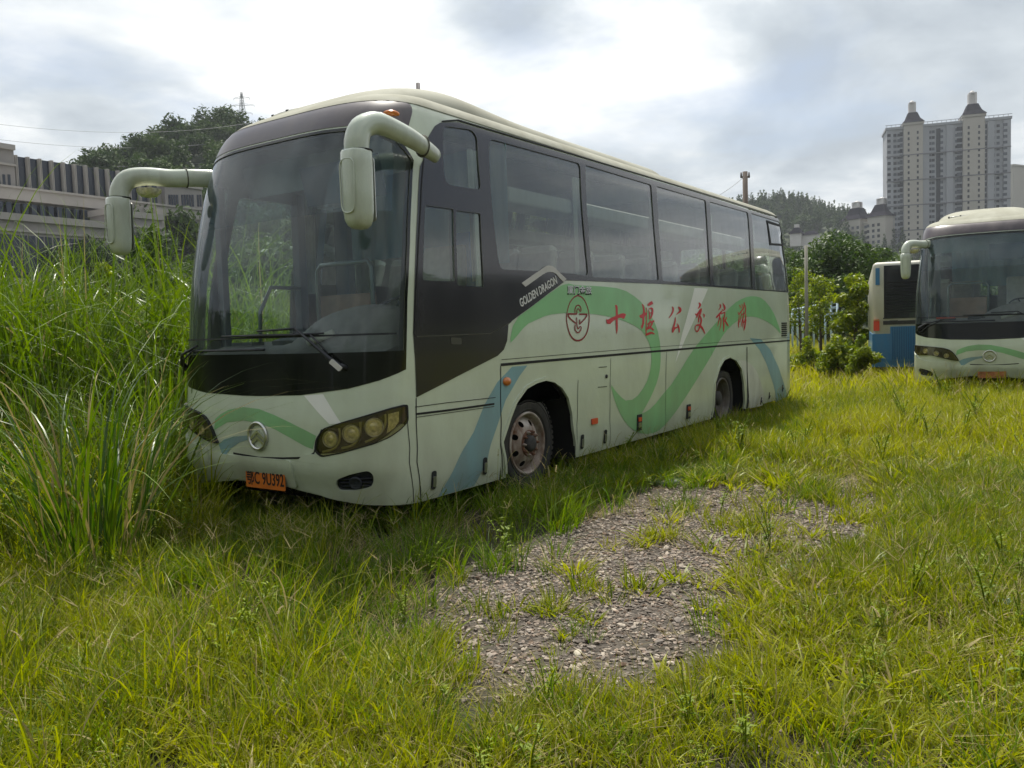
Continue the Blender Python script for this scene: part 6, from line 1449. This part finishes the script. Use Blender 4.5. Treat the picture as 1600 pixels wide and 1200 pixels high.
# ------------------------------------------------------------------ bits lying in the grass
mat('slab', (.16, .19, .15), .9, var=.3, vscale=6, dirt=(.05, .09, .03), dirt_amt=.8, dscale=6, bump=.4)
mat('pale_stone', (.40, .36, .28), .85, var=.1)
def slab(px, py, w, l, h, rz, label, mt='slab', name='stone_slab', seed=1):
    rs = random.Random(seed); p = on_ground(px, py); bm = bmesh.new(); bmesh.ops.create_cube(bm, size=1); bmesh.ops.subdivide_edges(bm, edges=bm.edges[:], cuts=3)
    if name == 'flat_stone':
        for v in bm.verts: r_ = math.hypot(v.co.x, v.co.y); k_ = (max(abs(v.co.x), abs(v.co.y))/r_ if r_ else 1)*rs.uniform(.88, 1.08)*(1-.5*max(0, v.co.z)*r_); v.co.x *= k_; v.co.y *= k_*.8
    for v in bm.verts: v.co = Vector((v.co.x*w*rs.uniform(.94, 1.04), v.co.y*l*rs.uniform(.93, 1.05), v.co.z*h+rs.uniform(-.004, .004)))
    m = MB(); m.bm(bm, None, 0, True); o = m.build(name, MATS[mt]); o.location = p+Vector((0, 0, h*.35)); o.rotation_euler = (rs.uniform(-.05, .05), rs.uniform(-.05, .05), rz); tag(o, label, 'slab' if name == 'stone_slab' else 'stone')
slab(1045, 752, .62, .30, .05, .1, 'mossy grey slab in the coach shade, right of the front wheel', seed=1); slab(950, 748, .80, .45, .05, .4, 'broad mossy slab half hidden by grass, nearest the front wheel', seed=2); slab(1010, 740, .5, .3, .05, -.3, 'small mossy slab between two larger ones behind the gravel', seed=3)
slab(400, 855, .7, .4, .04, .3, 'bluish slab lying in shade before the coach nose', seed=4); slab(903, 1024, .085, .06, .02, .5, 'pale flat stone standing out in the gravel', 'pale_stone', 'flat_stone', 5)
slab(1478, 905, .22, .15, .05, .5, 'grey stone in the grass at the right', 'pale_stone', 'flat_stone', 6)
mat('shard', (.35, .48, .42), .08, spec=.8, var=.2)
def shards(px, py, r, n, label, seed):
    rs = random.Random(seed); p = on_ground(px, py); m = MB()
    for _ in range(n):
        a = rs.uniform(0, 6.28); q = r*math.sqrt(rs.random()); c = (q*math.cos(a)*1.3, q*math.sin(a), .02+.05*rs.random()*(1-q/r)); s_ = rs.uniform(.006, .016)
        m.box(c, (s_, s_*rs.uniform(.6, 1.2), s_*.5), 0, Matrix.Rotation(rs.uniform(0, 3), 3, Vector((rs.random(), rs.random(), rs.random())).normalized()))
    o = m.build('broken_glass', MATS['shard']); o.location = p; o['kind'] = 'stuff'; return o
shards(1285, 935, .20, 900, '', 1); shards(1575, 952, .14, 500, '', 2); shards(1240, 893, .08, 160, '', 3)
m = MB(); p = on_ground(1278, 908)
m.tube([(-.22, -.05, .05), (-.1, .06, .10), (.08, .06, .11), (.24, .0, .05)], .014, 6); m.tube([(-.2, -.1, .02), (.25, -.12, .03)], .010, 6); o = m.build('window_seal', MATS['rubber']); o.location = p; tag(o, 'bent black rubber strip lying over the broken glass in the grass', 'rubber strip')
# ------------------------------------------------------------------ haze
def haze():
    m = bpy.data.materials.new('haze'); m.use_nodes = True; N = m.node_tree.nodes; L = m.node_tree.links; N.remove(N['Principled BSDF'])
    v = N.new('ShaderNodeVolumePrincipled'); v.inputs['Color'].default_value = (.86, .92, 1, 1); v.inputs['Density'].default_value = .0002; v.inputs['Anisotropy'].default_value = .3; L.new(v.outputs[0], N['Material Output'].inputs['Volume'])
    mb = MB(); mb.box((500, 500, 79), (2300, 2300, 162)); o = mb.build('haze', m); tag(o, kind='stuff')
haze()
